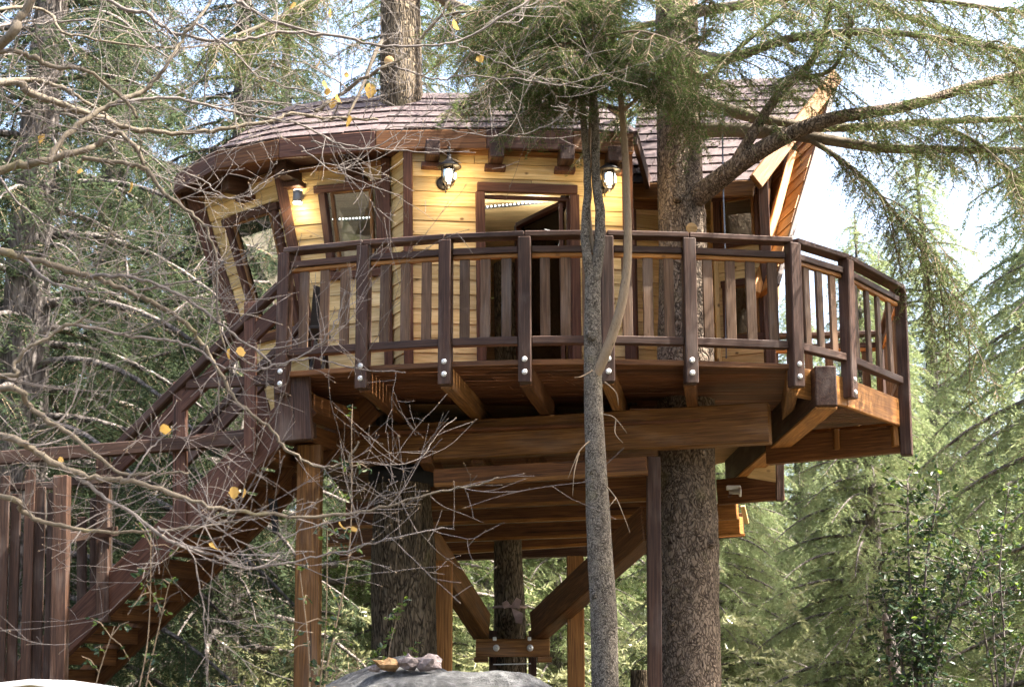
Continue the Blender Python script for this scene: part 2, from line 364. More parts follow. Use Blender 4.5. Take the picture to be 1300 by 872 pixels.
def soup(name, V, mat, parent=None, kind=None, M=None, link=True):
    # V: (n,3,3) triangles
    n = len(V); me = bpy.data.meshes.new(name)
    me.vertices.add(n*3); me.vertices.foreach_set('co', np.ascontiguousarray(V.reshape(-1), dtype=np.float32))
    me.loops.add(n*3); me.loops.foreach_set('vertex_index', np.arange(n*3, dtype=np.int32))
    me.polygons.add(n); me.polygons.foreach_set('loop_start', np.arange(0, n*3, 3, dtype=np.int32))
    me.update(calc_edges=True); me.materials.append(MATS[mat])
    if not link: return me
    return add(name, me, parent, M, kind)
# ================================================================== ground
def ground_h(x, y):
    s = min(1, max(0, (y-3)/8.0)); s = s*s*(3-2*s)
    h = 1.15*s
    if y > 24: h += (min(y, 90)-24)*0.02
    h += 0.10*math.sin(x*0.9+1.3)*math.cos(y*0.7) + 0.05*math.sin(x*2.3)*math.sin(y*1.9+0.5)
    if y < 0: h = 0.05*math.sin(x*1.3)*math.cos(y)
    return h
gx = sorted(set([-400, -250, -150, -100, -70, -50]+[i*0.8 for i in range(-50, 51)]+[50, 70, 100, 150, 250, 400]))
gy = sorted(set([-300, -150, -80, -50, -30, -20]+[-12+i*0.8 for i in range(0, 90)]+[66, 80, 100, 130, 180, 250, 400]))
gv = [(x, y, ground_h(x, y)) for y in gy for x in gx]; nx = len(gx)
gf = [(j*nx+i, j*nx+i+1, (j+1)*nx+i+1, (j+1)*nx+i) for j in range(len(gy)-1) for i in range(nx-1)]
g = add('ground', mesh('ground', gv, gf, 'forest_floor', True)); g['kind'] = 'structure'

# ================================================================== platform under the house
ZD = 2.60+EYE                 # top of the deck boards
plat = thing('tree_platform', (0, 15, 1.15), 'stained timber platform on thick beams and posts carrying the cabin between the trunks', 'platform')
NODES = [(365, 12.85), (465, 12.62), (568, 12.45), (667, 12.36), (770, 12.34), (873, 12.40), (1003, 12.54)]
RN = [Vector((PX(u, Y, 4.7), Y, 0)) for u, Y in NODES] + [Vector((2.80, 13.03, 0)), Vector((3.50, 14.03, 0)), Vector((3.80, 15.85, 0)), Vector((2.55, 16.0, 0))]
# deck boards: rows along the front, cut to the outline of the deck
outline = [Vector((RN[0].x-0.05, RN[0].y, 0))]+[p.copy() for p in RN[1:9]]+[RN[9], Vector((2.3, 16.05, 0)), Vector((1.9, 15.2, 0)), Vector((1.0, 14.75, 0)), Vector((-1.0, 14.3, 0)), Vector((-1.95, 14.2, 0))]
ang = R(-4.0); ex = Vector((math.cos(ang), math.sin(ang), 0)); ey = Vector((-math.sin(ang), math.cos(ang), 0))
def cuts(poly, c):            # extents along ex at row c (coordinate along ey)
    xs = []
    for i in range(len(poly)):
        a, b = poly[i], poly[(i+1) % len(poly)]
        ca, cb = a.dot(ey)-c, b.dot(ey)-c
        if (ca < 0) != (cb < 0):
            p = lerp(a, b, ca/(ca-cb)); xs.append(p.dot(ex))
    return sorted(xs)
c0 = min(p.dot(ey) for p in outline); c1 = max(p.dot(ey) for p in outline); bw = 0.118; row = c0+0.002
while row < c1-0.03:
    xa, xb = cuts(outline, row+0.01), cuts(outline, min(row+bw-0.01, c1-0.01))
    if len(xa) >= 2 and len(xb) >= 2:
        L0, L1, H0, H1 = xa[0], xa[-1], xb[0], xb[-1]
        pieces = [(0, 1)]
        if L1-L0 > 3.2: pieces = [(0, 0.52), (0.522, 1)] if int(row*10) % 2 else [(0, 0.4), (0.402, 1)]
        for s0, s1 in pieces:
            q = []
            for z in (ZD-0.028, ZD):
                q += [ex*lerp(L0, L1, s0)+ey*row+Vector((0, 0, z)), ex*lerp(L0, L1, s1)+ey*row+Vector((0, 0, z)),
                      ex*lerp(H0, H1, s1)+ey*(row+bw)+Vector((0, 0, z)), ex*lerp(H0, H1, s0)+ey*(row+bw)+Vector((0, 0, z))]
            hexa('deck_board', q, 'deck_wood', plat)
    row += bw+0.013
# rim board along the front edge
for i in range(0, 9):
    a, b = RN[i], RN[i+1]
    d = (b-a).normalized(); nrm = Vector((d.y, -d.x, 0))
    if i in (6, 7):
        beam('rim_board', a+Vector((0, 0, ZD-0.004))+nrm*0.0, b+Vector((0, 0, ZD-0.004)), 0.04, 0.25, 'orange_wood', plat, anchor='t')
    else:
        beam('rim_board', a+nrm*0.02+Vector((0, 0, ZD+0.006)), b+nrm*0.02+Vector((0, 0, ZD+0.006)), 0.045, 0.048, 'red_wood', plat, anchor='t')
# deck joists behind each post
jd = Vector((math.sin(R(8)), math.cos(R(8)), 0))
for i in range(0, 7):
    a = RN[i]+Vector((0, 0.03, ZD-0.030)); k = 2.2 if i != 5 else 0.95
    beam('joist', a, a+jd*k, 0.095, 0.175, 'red_wood' if i % 2 else 'beam_wood', plat, anchor='t')
# short joists seen below the main beam
for u in (556, 622, 692, 765):
    a = P(u-16, 588, 13.95); b = P(u, 612, 15.1)
    beam('joist', a, b, 0.12, 0.14, 'red_wood', plat, anchor='b')
# main front beam, running back to the left
def under(u, v, Y): return P(u, v, Y)
mb0 = P(392, 594, 14.42); mb1 = P(979, 563, 13.18)
beam('main_beam', mb0, mb1, 0.16, 0.345, 'beam_wood', plat, anchor='b', c=0.01)
# side beam with its heavy end standing out at the corner
sb0 = P(1050, 515, 12.50); sb1 = Vector((sb0.x-0.07, 17.5, sb0.z))
beam('side_beam', sb0, sb1, 0.175, 0.33, 'dark_wood', plat, anchor='b', c=0.01)
beam('side_beam_lit_face', sb0+Vector((0, 0.03, -0.003)), sb1+Vector((0, 0, -0.003)), 0.178, 0.02, 'orange_wood', plat, anchor='t', c=0.003)  # warm light on the beam's bottom face, painted as an added orange sheet
# floor joists of the cabin, one behind the other
for u0, v0, u1, v1, Y0, Y1, h in ((552, 619, 822, 603, 13.85, 13.45, 0.16), (478, 651, 905, 633, 15.2, 14.75, 0.17), (440, 672, 905, 654, 16.5, 16.0, 0.18), (415, 694, 905, 676, 17.7, 17.2, 0.18), (432, 712, 945, 681, 18.9, 18.3, 0.17)):
    a, b = P(u0, v0, Y0), P(u1, v1, Y1)
    beam('floor_joist', a, b, 0.09, h+(0.10 if v0 > 630 else 0.0), 'red_wood', plat, anchor='b')
    beam('bearing_strip', a+Vector((0, -0.05, 0.0)), b+Vector((0, -0.05, 0.0)), 0.022, 0.035, 'orange_wood', plat, anchor='b', c=0.003)
beam('rear_beam', P(560, 712, 19.1), P(830, 703, 18.9), 0.16, 0.13, 'dark_wood', plat, anchor='b')
# floor sheathing above the joists
row = 13.75
while row < 19.2:
    sl = -0.24
    a = Vector((-1.9, row+1.9*0.24, 0)); b = Vector((1.75, row-1.75*0.24, 0))
    za = 2.26+EYE-(row-13.75)*0.012
    beam('floor_board', a+Vector((0, 0, za)), b+Vector((0, 0, za)), 0.175, 0.03, 'deck_wood', plat, anchor='b', c=0.003)
    row += 0.183
# timbers at the right end
N8 = RN[8]
beam('cross_beam', P(1148, 574, 14.08), P(975, 590, 14.68), 0.10, 0.25, 'red_wood', plat, anchor='b')
beam('cross_beam', P(1146, 541, 14.22), P(1010, 553, 14.75), 0.10, 0.035, 'orange_wood', plat, anchor='b', c=0.003)
for u, v, Y in ((1063, 570, 14.28), (1138, 566, 14.0)):
    q = P(u, v, Y); beam('bracket', q+Vector((0, 0.04, 0)), q+Vector((0, 0.04, 0.19)), 0.05, 0.10, 'orange_wood', plat)
beam('cross_beam', P(912, 641, 16.7), P(996, 634, 16.5), 0.10, 0.27, 'red_wood', plat, anchor='b')
beam('end_block', P(990, 636, 16.38), P(990, 588, 16.38), 0.08, 0.08, 'dark_wood', plat)
hexa('plywood_sheet', [P(948, 606, 15.9), P(985, 612, 15.9), P(984, 590, 15.9), P(966, 585, 15.9), P(948, 606, 15.93), P(985, 612, 15.93), P(984, 590, 15.93), P(966, 585, 15.93)], 'pale_wood', plat)
beam('cross_beam', P(905, 681, 18.2), P(942, 678, 18.0), 0.10, 0.20, 'orange_wood', plat, anchor='b')
beam('cross_beam', P(905, 661, 17.5), P(937, 659, 17.4), 0.10, 0.18, 'orange_wood', plat, anchor='b')
beam('edge_strip', P(943, 642, 17.3), P(948, 664, 17.5), 0.05, 0.03, 'pale_wood', plat)
# supporting posts
def post_to_ground(u, vtop, Y, w_, mat, ubot=None):
    t = P(u, vtop, Y); b = Vector((P(ubot or u, 850, Y).x, Y, ground_h(t.x, Y)-0.3))
    return beam('support_post', b, t, w_, w_, mat, plat, c=0.008)
post_to_ground(394, 566, 13.55, 0.205, 'beam_wood', 392)
post_to_ground(829.5, 580, 13.55, 0.118, 'dark_wood', 829)
post_to_ground(563.5, 712, 15.35, 0.17, 'orange_wood', 563)
post_to_ground(730, 706, 16.6, 0.175, 'orange_wood', 731)
# braces down to the collar on the rear trunk
TRX = P(647, 780, 17.6)
bl1 = P(612, 795, 17.35); bl0 = P(536, 678, 15.0)
beam('brace', bl0, bl1, 0.17, 0.30, 'beam_wood', plat, c=0.01)
br1 = P(683, 795, 17.35); br0 = P(826, 664, 14.15)
beam('brace', br0, br1, 0.17, 0.32, 'red_wood', plat, c=0.01)
beam('collar_board', P(604, 822, 17.22), P(698, 822, 17.22), 0.06, 0.19, 'beam_wood', plat)
beam('collar_board', P(604, 818, 17.86), P(698, 818, 17.86), 0.06, 0.19, 'beam_wood', plat)
for u in (611, 691): beam('collar_block', P(u-9, 837, 17.3), P(u+9, 837, 17.3), 0.3, 0.055, 'beam_wood', plat)
for u in (626, 676): beam('collar_hanger', P(u, 858, 17.55), P(u, 800, 17.55), 0.09, 0.09, 'dark_wood', plat)
beam('tie_rod', P(626, 843, 17.30), P(674, 842, 17.30), 0.012, 0.012, 'bolt_metal', plat)
def bolt(p, nrm, r, parent):
    return lathe('bolt', [(r*0.98, -0.012), (r, 0.0), (r*0.93, 0.007), (r*0.55, 0.009), (r*0.5, 0.013), (r*0.3, 0.013), (r*0.28, 0.009), (0.001, 0.009)], 'bolt_metal', parent, axisM(p, nrm), 12)
for u in (630, 673): bolt(P(u, 822, 17.185), (0, -1, 0), 0.036, plat)
for u in (628, 672): beam('rod_tip', P(u, 813, 17.2), P(u, 808, 17.2), 0.04, 0.04, 'bolt_metal', plat)
lathe('clamp_bolt', [(0.05, 0), (0.05, 0.02), (0.025, 0.025), (0.025, 0.12)], 'bolt_metal', plat, axisM(P(941, 624, 15.7), (-1, 0.1, 0)), 12)
beam('clamp_plate', P(922, 619, 15.72), P(940, 619, 15.72), 0.05, 0.045, 'bolt_metal', plat)
beam('clamp_plate', P(925, 631, 15.72), P(936, 616, 15.72), 0.03, 0.03, 'trim_wood', plat)

# ================================================================== railing on the deck
rail = thing('deck_railing', (0.6, 12.4, ZD), 'dark brown wooden railing with flat balusters curving round the deck edge', 'railing')
ZT = 3.655+EYE
for i, p in enumerate(RN):
    nxt = RN[min(i+1, len(RN)-1)]; prv = RN[max(i-1, 0)]
    d = (nxt-prv).normalized(); nrm = Vector((d.y, -d.x, 0))
    if i in (9, 10): off = 0.0; zb = ZD
    else: off = 0.045; zb = 2.41+EYE if i != 8 else 2.08+EYE
    q = p+nrm*off
    lean = nrm*0.02
    po = beam('post', Vector((q.x, q.y, zb)), Vector((q.x, q.y, ZT-0.045))+lean, 0.105, 0.105, 'dark_wood', rail, up=nrm, c=0.008)
    if i < 8 and i != 7:
        for zz in (ZD-0.005, ZD-0.108): bolt(q+nrm*0.054+Vector((0.0, 0, zz)), nrm, 0.023, po)
    if i == 7:
        for zz in (ZD-0.03, ZD-0.14): bolt(q+nrm*0.054+Vector((0.0, 0, zz)), nrm, 0.023, po)
nb = [3, 3, 3, 3, 3, 4, 3, 4, 9, 6]
rnd = random.Random(4)
for i in range(len(RN)-1):
    a, b = RN[i].copy(), RN[i+1].copy(); d = (b-a).normalized(); nrm = Vector((d.y, -d.x, 0)); off = nrm*0.035
    def at(t, z): q = lerp(a, b, t); return Vector((q.x, q.y, z))+off
    L = (b-a).length; e = 0.052/L
    beam('top_rail', at(-0.004, ZT)+nrm*0.012, at(1.004, ZT)+nrm*0.012, 0.135, 0.046, 'dark_wood', rail, anchor='t', c=0.01)
    if i == 9: pass
    beam('middle_rail', at(e, ZT-0.118)+nrm*0.01, at(1-e, ZT-0.118)+nrm*0.01, 0.075, 0.055, 'dark_wood', rail, anchor='t')
    beam('rail_lit_strip', at(e, ZT-0.1735), at(1-e, ZT-0.1735), 0.05, 0.035, 'orange_wood', rail, anchor='t')  # orange strip; warm light on the rail's underside put into its colour
    beam('bottom_rail', at(e, ZD+0.125), at(1-e, ZD+0.125), 0.08, 0.065, 'dark_wood', rail, anchor='b')
    for k in range(nb[i]):
        t = (k+1)/(nb[i]+1) + rnd.uniform(-0.008, 0.008); t = 0.5+(t-0.5)*1.04
        beam('baluster', at(t, ZD+0.187), at(t+rnd.uniform(-.004, .004), ZT-0.208), 0.028, 0.082, 'baluster_wood', rail, up=d, c=0.004)

# ================================================================== staircase on the left
st = thing('wooden_staircase', (-3.2, 13.6, 0.9), 'steep brown wooden staircase with handrails climbing to the deck', 'staircase')
def sline(u, v, Y): return P(u, v, Y)
nT, nB = P(388, 508, 12.98), P(58, 833, 13.85)                 # near stringer, centre line
dirv = (nT-nB).normalized(); hd = Vector((dirv.x, dirv.y, 0)).normalized(); side = Vector((-hd.y, hd.x, 0))
if side.y < 0: side = -side
W_ST = 0.95
ext = nB - dirv*1.1
beam('stringer', ext, nT, 0.06, 0.30, 'trim_wood', st, c=0.008)
beam('stringer', ext+side*W_ST+dirv*0.35, nT+side*W_ST+dirv*0.2, 0.06, 0.27, 'red_wood', st, c=0.008)
nst = 15; Ltot = (nT-ext).length
for k in range(nst):
    c = ext+dirv*(Ltot*(k+0.6)/nst)
    beam('tread', c+side*0.035, c+side*(W_ST-0.035), 0.27, 0.035, 'red_wood' if k % 3 else 'beam_wood', st, up=(0, 0, 1), c=0.004)
    beam('riser', c+side*0.037+hd*0.13-Vector((0, 0, 0.02)), c+side*(W_ST-0.037)+hd*0.13-Vector((0, 0, 0.02)), 0.022, 0.15, 'red_wood', st, anchor='b', c=0.003)
# handrails
h0 = P(357, 362, 12.93); h1 = P(140, 577, 13.6)
beam('handrail', h0, h1, 0.09, 0.075, 'dark_wood', st, c=0.012)
beam('lower_handrail', P(356, 392, 12.95), P(140, 602, 13.62), 0.045, 0.135, 'trim_wood', st)
f0 = P(392, 405, 13.9); f1 = P(235, 566, 14.6)
beam('handrail', f0, f1, 0.09, 0.075, 'dark_wood', st, c=0.012)
beam('lower_handrail', f0+Vector((0, 0, -0.14)), f1+Vector((0, 0, -0.14)), 0.045, 0.135, 'dark_wood', st)
beam('stair_post', P(318, 384, 13.06), P(318, 575, 13.06), 0.10, 0.085, 'trim_wood', st, up=(0, 1, 0))
beam('stair_post', P(229, 486, 13.36), P(229, 672, 13.36), 0.115, 0.10, 'trim_wood', st, up=(0, 1, 0))
beam('stair_post', P(131, 580, 13.62), P(131, 790, 13.62), 0.105, 0.10, 'fence_wood', st, up=(0, 1, 0))
beam('newel_post', P(371, 480, 12.90), P(374, 560, 12.90), 0.12, 0.30, 'dark_wood', st, up=(1, 0, 0))
beam('landing_rail', P(238, 488, 13.30), P(357, 482, 12.95), 0.06, 0.085, 'dark_wood', st)
beam('landing_bearer', P(250, 562, 13.42), P(400, 546, 13.20), 0.09, 0.13, 'dark_wood', st)
beam('knee_brace', P(330, 640, 13.9), P(388, 565, 13.62), 0.09, 0.12, 'red_wood', st)
# ================================================================== fence on the left
fe = thing('picket_fence', (-4.0, 13.2, 0.9), 'dark brown picket fence with uneven tops at the foot of the stairs', 'fence')
rnd = random.Random(9)
for u, vt, w_, Y in ((-22, 606, 13, 13.05), (-8, 612, 11, 13.12), (6, 604, 11.5, 13.05), (20, 627, 12, 13.10), (38, 596, 12, 13.05), (51, 618, 12.5, 13.1), (66, 626, 11, 13.06)):
    a = P(u, 865, Y); t = P(u+1, vt, Y); a = Vector((a.x-0.01, Y, ground_h(a.x, Y)-0.2))
    beam('picket', a, t, 0.03, w_/147.0, 'fence_wood', fe, up=(1, 0, 0), c=0.005)
a = P(79, 872, 12.98); a.z = ground_h(a.x, 13)-0.2
beam('fence_post', a, P(79, 604, 12.98), 0.12, 0.125, 'fence_wood', fe, up=(1, 0, 0), c=0.008)
for u, vt, w_, Y in ((104, 656, 12, 13.75), (120, 632, 11, 13.7), (136, 622, 12, 13.72)):
    a = P(u, 780, Y); beam('picket', a, P(u, vt, Y), 0.03, w_/142.0, 'fence_wood', fe, up=(1, 0, 0), c=0.005)
beam('fence_rail', P(-30, 584, 13.22), P(392, 551, 13.32), 0.08, 0.115, 'fence_wood', fe, c=0.01)
beam('fence_rail', P(-30, 620, 13.22), P(73, 616, 13.14), 0.05, 0.06, 'fence_wood', fe)
beam('fence_rail', P(86, 612, 13.3), P(190, 604, 13.5), 0.05, 0.07, 'fence_wood', fe)
beam('fence_rail', P(86, 682, 13.1), P(148, 674, 13.6), 0.05, 0.085, 'fence_wood', fe)

# ================================================================== the cabin
cab = thing('tree_cabin', (0, 16, 1.15+2.9), 'yellow pine cabin with outward leaning walls under a mauve shingle roof', 'cabin')
ZF, ZW = ZD+0.0, 4.83+EYE
BRND = random.Random(12)
class Facet:
    def __init__(s, bl, br, tl, tr, zb=None, zt=None):
        zb = ZF if zb is None else zb; zt = ZW if zt is None else zt
        s.bl, s.br, s.tl, s.tr = Vector((*bl, zb)), Vector((*br, zb)), Vector((*tl, zt)), Vector((*tr, zt))
        s.n = (s.br-s.bl).cross(s.tl-s.bl).normalized(); s.zb = zb; s.zt = zt
    def pt(s, a, r, o=0.0): return lerp(lerp(s.bl, s.br, a), lerp(s.tl, s.tr, a), r)+s.n*o
    def px(s, u, v):
        d = _ray(u, v); o = Vector((0, 0, EYE)); k = (s.bl-o).dot(s.n)/d.dot(s.n); q = o+d*k
        r = (q.z-s.zb)/(s.zt-s.zb); A, B = lerp(s.bl, s.tl, r), lerp(s.br, s.tr, r)
        return (q-A).dot(B-A)/(B-A).length_squared, r
    def boards(s, holes=(), bh=0.135, mat='pine', th=0.022):
        w_ = add('wall', quad_mesh([s.pt(0, 0, -0.03), s.pt(1, 0, -0.03), s.pt(1, 1, -0.03), s.pt(0, 1, -0.03)], s.n, 0.02, holes, s), cab)
        n = max(1, round((s.zt-s.zb)/bh)); 
        for k in range(n):
            r0, r1 = k/n, (k+1)/n; rm = (r0+r1)/2
            seg = [(0.0, 1.0)]
            for (a0, a1, h0_, h1_) in holes:
                if h0_ < rm < h1_:
                    ns = []
                    for x0, x1 in seg:
                        if a0 > x0: ns.append((x0, min(a0, x1)))
                        if a1 < x1: ns.append((max(a1, x0), x1))
                    seg = [q for q in ns if q[1]-q[0] > 0.015]
            sp_ = []
            for x0, x1 in seg:            # butt joints where two lengths of board meet
                wl_ = (x1-x0)*(s.br-s.bl).length
                if wl_ > 0.75 and BRND.random() < 0.6:
                    m_ = lerp(x0, x1, BRND.uniform(0.3, 0.7)); sp_ += [(x0, m_-0.0015), (m_+0.0015, x1)]
                else: sp_.append((x0, x1))
            for x0, x1 in sp_:
                g_ = 0.002/(s.zt-s.zb)
                q = [s.pt(x0, r0+g_, -0.008), s.pt(x1, r0+g_, -0.008), s.pt(x1, r1-g_, -0.008), s.pt(x0, r1-g_, -0.008),
                     s.pt(x0, r0+g_, th), s.pt(x1, r0+g_, th), s.pt(x1, r1-g_, th*0.45), s.pt(x0, r1-g_, th*0.45)]
                hexa('board', q, mat, w_)
        return w_
def quad_mesh(q, n, th, holes, f):
    # backing wall with its openings left open: strips around the holes
    xs = sorted(set([0.0, 1.0]+[h for o in holes for h in o[:2]])); rs = sorted(set([0.0, 1.0]+[h for o in holes for h in o[2:]]))
    xs = [min(1, max(0, x)) for x in xs]; rs = [min(1, max(0, x)) for x in rs]
    vs, fs = [], []
    for i in range(len(xs)-1):
        for j in range(len(rs)-1):
            cx, cr = (xs[i]+xs[i+1])/2, (rs[j]+rs[j+1])/2
            if any(o[0] < cx < o[1] and o[2] < cr < o[3] for o in holes): continue
            b = len(vs)
            for o_ in (-0.03, -0.012):
                for a, r in ((xs[i], rs[j]), (xs[i+1], rs[j]), (xs[i+1], rs[j+1]), (xs[i], rs[j+1])): vs.append(f.pt(a, r, o_))
            fs += [[b+3, b+2, b+1, b], [b+4, b+5, b+6, b+7]]
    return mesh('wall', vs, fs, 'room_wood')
def trim(f, pa, pb, w_, h, mat, parent, o=0.03, name='frame'):
    return beam(name, f.pt(*pa, o), f.pt(*pb, o), w_, h, mat, parent, up=f.n)
def window(f, a0, a1, r0, r1, fw=0.075, name='window'):
    p = [(a0, r0), (a1, r0), (a1, r1), (a0, r1)]
    q = [f.pt(a, r, 0.012) for a, r in p]+[f.pt(a, r, 0.018) for a, r in p]
    pane = hexa('pane' if name == 'pane' else name, q, 'pane_glass', cab)
    da = fw*0.5/(f.br-f.bl).length; dr = fw*0.5/(f.zt-f.zb)
    trim(f, (a0-da*2, r1), (a1+da*2, r1), fw, 0.06, 'trim_wood', pane); trim(f, (a0-da*2, r0), (a1+da*2, r0), fw, 0.06, 'trim_wood', pane)
    trim(f, (a0-da*0.6, r0+dr), (a0-da*0.6, r1-dr), fw, 0.058, 'trim_wood', pane); trim(f, (a1+da*0.6, r0+dr), (a1+da*0.6, r1-dr), fw, 0.058, 'trim_wood', pane)
    # inner sash, lighter
    e = 0.022; ea = da*1.0; er = dr*1.1
    for A, B in (((a0+ea*1.1, r0+er), (a0+ea*1.1, r1-er)), ((a1-ea*1.1, r0+er), (a1-ea*1.1, r1-er)), ((a0+ea, r1-er), (a1-ea, r1-er)), ((a0+ea, r0+er), (a1-ea, r0+er))):
        trim(f, A, B, 0.03, 0.045, 'beam_wood', pane, 0.018, 'sash')
    return pane
# walls: plan corners at the floor and at the top (they lean outwards)
F = Facet((-0.935, 13.92), (1.085, 14.12), (-0.955, 13.55), (1.05, 13.76))                     # door wall
Bf = Facet((-1.73, 14.56), (-1.07, 14.22), (-2.19, 14.16), (-1.12, 13.86), zb=ZF-0.05)
Cf = Facet((-2.36, 15.32), (-1.73, 14.56), (-3.14, 15.02), (-2.19, 14.16), zb=ZF-0.05)
Df = Facet((-2.05, 17.2), (-2.36, 15.32), (-2.55, 17.3), (-3.14, 15.02), zb=ZF-0.05)
Rf = Facet((-1.07, 14.22), (-0.95, 13.94), (-1.12, 13.86), (-0.965, 13.57))                    # short return beside the door wall
Rr = Facet((1.085, 14.12), (1.12, 14.95), (1.05, 13.76), (1.10, 14.70))                        # return on the other side
Sf = Facet((1.12, 14.95), (2.02, 15.25), (1.10, 14.70), (1.98, 15.05), zt=4.70+EYE)
Wf = Facet((2.00, 14.80), (2.44, 14.54), (1.96, 14.62), (2.39, 14.36), zt=4.75+EYE)
Wr = Facet((2.03, 15.25), (2.00, 14.80), (1.99, 15.05), (1.96, 14.62), zt=4.75+EYE)
back = [Facet((-0.9, 19.0), (-2.05, 17.2), (-1.1, 19.2), (-2.55, 17.3)), Facet((1.8, 19.0), (-0.9, 19.0), (1.9, 19.2), (-1.1, 19.2)), Facet((2.6, 17.2), (1.8, 19.0), (3.1, 17.4), (1.9, 19.2)), Facet((2.44, 14.54), (2.6, 17.2), (2.39, 14.36), (3.1, 17.4))]
def rect(f, u0, v0, u1, v1):
    a0, r1 = f.px(u0, v0); a1, r0 = f.px(u1, v1); return (a0, a1, r0, r1)
dh = rect(F, 613, 242, 728, 470); dh = (dh[0], dh[1], 0.0, dh[3])
bh_ = (Bf.px(417, 285)[0], Bf.px(474, 285)[0], Bf.px(445, 346)[1], Bf.px(445, 231)[1]); ch_ = (0.32, 0.86, 0.36, 0.86)
F.boards([dh]); Bf.boards([bh_]); Cf.boards([ch_])
Rf.boards(); Rr.boards(); Sf.boards()
wl = (0.25, 0.90, 0.32, 0.57); wu = (0.12, 0.88, 0.75, 0.965); Wr.boards()
Wf.boards([wl, wu], mat='pine')
Df.boards(bh=0.3)
for b_ in back: b_.boards(bh=0.45)
window(Bf, *bh_); window(Cf, *ch_); window(Wf, *wu, fw=0.07); window(Wf, *wl, fw=0.07)
# door: frame, glazed leaf and second leaf standing ajar inside
a0, a1, r0, r1 = dh
trim(F, (a0-0.028, r1+0.012), (a1+0.028, r1+0.012), 0.085, 0.07, 'trim_wood', cab, 0.035, 'door_frame')
trim(F, (a0-0.014, 0.0), (a0-0.014, r1-0.008), 0.085, 0.068, 'trim_wood', cab, 0.035, 'door_frame')
trim(F, (a1+0.014, 0.0), (a1+0.014, r1-0.008), 0.085, 0.068, 'trim_wood', cab, 0.035, 'door_frame')
# open glazed leaf swung into the room
hinge0, hinge1 = F.pt(a1-0.03, 0.01, -0.05), F.pt(a1-0.03, r1-0.04, -0.05)
sw = Vector((-0.42, 0.72, 0)).normalized()*0.80
lp = [hinge0, hinge0+sw, hinge1+sw, hinge1]
th = Vector((0.72, 0.42, 0)).normalized()*0.006
door = hexa('door', [*lp]+[x+th for x in lp], 'pane_glass', cab)
for A, B in (((a0+0.006, r1-0.025), (a1-0.004, r1-0.025)), ((a1-0.012, 0.0), (a1-0.012, r1-0.03)), ((a1-0.045, 0.0), (a1-0.045, r1-0.04))):
    trim(F, A, B, 0.035, 0.05, 'trim_wood', door, -0.01, 'door_stile')
for A, B in ((lp[0], lp[1]), (lp[1], lp[2]), (lp[2], lp[3])):
    beam('door_stile', A, B, 0.045, 0.09, 'trim_wood', door, up=th)
# corner posts
def corner(p0, p1, w_=0.085, mat='trim_wood'): return beam('corner_post', p0, p1, w_, w_, mat, cab, up=(0, -1, 0))
corner(F.pt(0, -0.02, 0.02)+Vector((0.01, 0, 0)), F.pt(0, 1, 0.02)+Vector((0.01, 0, 0)))
corner(F.pt(1, -0.02, 0.02), F.pt(1, 1, 0.02), 0.10)
corner(Bf.pt(1, 0, 0.02)+Vector((-0.04, 0, 0)), Bf.pt(1, 1, 0.02)+Vector((-0.04, 0, 0)), 0.08)
corner(Bf.pt(0, 0, 0.03), Bf.pt(0, 1, 0.03), 0.10); corner(Cf.pt(0, -0.05, 0.03), Cf.pt(0, 1, 0.03), 0.15)
corner(Sf.pt(0.06, 0, 0.04), Sf.pt(0.06, 1, 0.04), 0.08); corner(Wf.pt(1.02, -0.05, 0.03), Wf.pt(1.02, 1.0, 0.03), 0.10)
corner(Wf.pt(0.0, 0, 0.02), Wf.pt(0.0, 1, 0.02), 0.045, 'pine')
# room inside: floor, ceiling
plan = [F.bl, F.br, Rr.br, Sf.br, Wf.bl, Wf.br, back[3].br, back[2].br, back[1].br, Df.bl, Df.br, Cf.br, Bf.br]
fl = [Vector((p.x*0.985, p.y+0.03, ZF-0.06)) for p in plan]; 
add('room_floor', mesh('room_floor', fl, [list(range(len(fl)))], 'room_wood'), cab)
planT = [F.tl, F.tr, Rr.tr, Sf.tr, Wf.tl, Wf.tr, back[3].tr, back[2].tr, back[1].tr, Df.tl, Df.tr, Cf.tr, Bf.tr]
cl = [Vector((p.x, p.y+0.03, ZW+0.02)) for p in planT]
add('ceiling', mesh('ceiling', cl, [list(range(len(cl)))[::-1]], 'pale_wood'), cab)
# strip of lights under the ceiling inside
led = thing('light_strip', (0, 15.6, ZW-0.3), 'row of small white bulbs shining behind the cabin door and windows', 'light strip')
LA, LB = P(560, 268, 15.25), P(722, 252.5, 15.25)
beam('strip_profile', LA, LB, 0.02, 0.03, 'dark_interior', led, off=0.03)
dot = None
for k in range(34):
    q = lerp(LA, LB, k/33)
    o_ = lathe('bulb', [(0.003, -0.008), (0.0085, -0.004), (0.0085, 0.004), (0.003, 0.008)], 'led', led, Matrix.Translation(q), 8) if dot is None else add('bulb', dot.data, led, Matrix.Translation(q))
    dot = dot or o_
for (A, B, n_) in ((P(300, 293, 15.5), P(348, 289, 15.3), 14), (P(410, 279, 15.0), P(474, 276, 14.95), 16)):
    beam('strip_profile', A, B, 0.02, 0.03, 'dark_interior', led, off=0.03)
    for k in range(n_): add('bulb', dot.data, led, Matrix.Translation(lerp(A, B, k/(n_-1))))
for k in (0.25, 0.75):
    ld = bpy.data.lights.new('strip_light', 'POINT'); ld.energy = 2.2; ld.color = (1.0, 0.95, 0.85); ld.shadow_soft_size = 0.1
    put(bpy.data.objects.new('strip_light', ld), led, Matrix.Translation(lerp(LA, LB, k)+Vector((0, -0.05, -0.12))))
beam('inner_beam', P(684, 318, 15.0), P(726, 236, 14.6), 0.07, 0.09, 'dark_wood', cab)
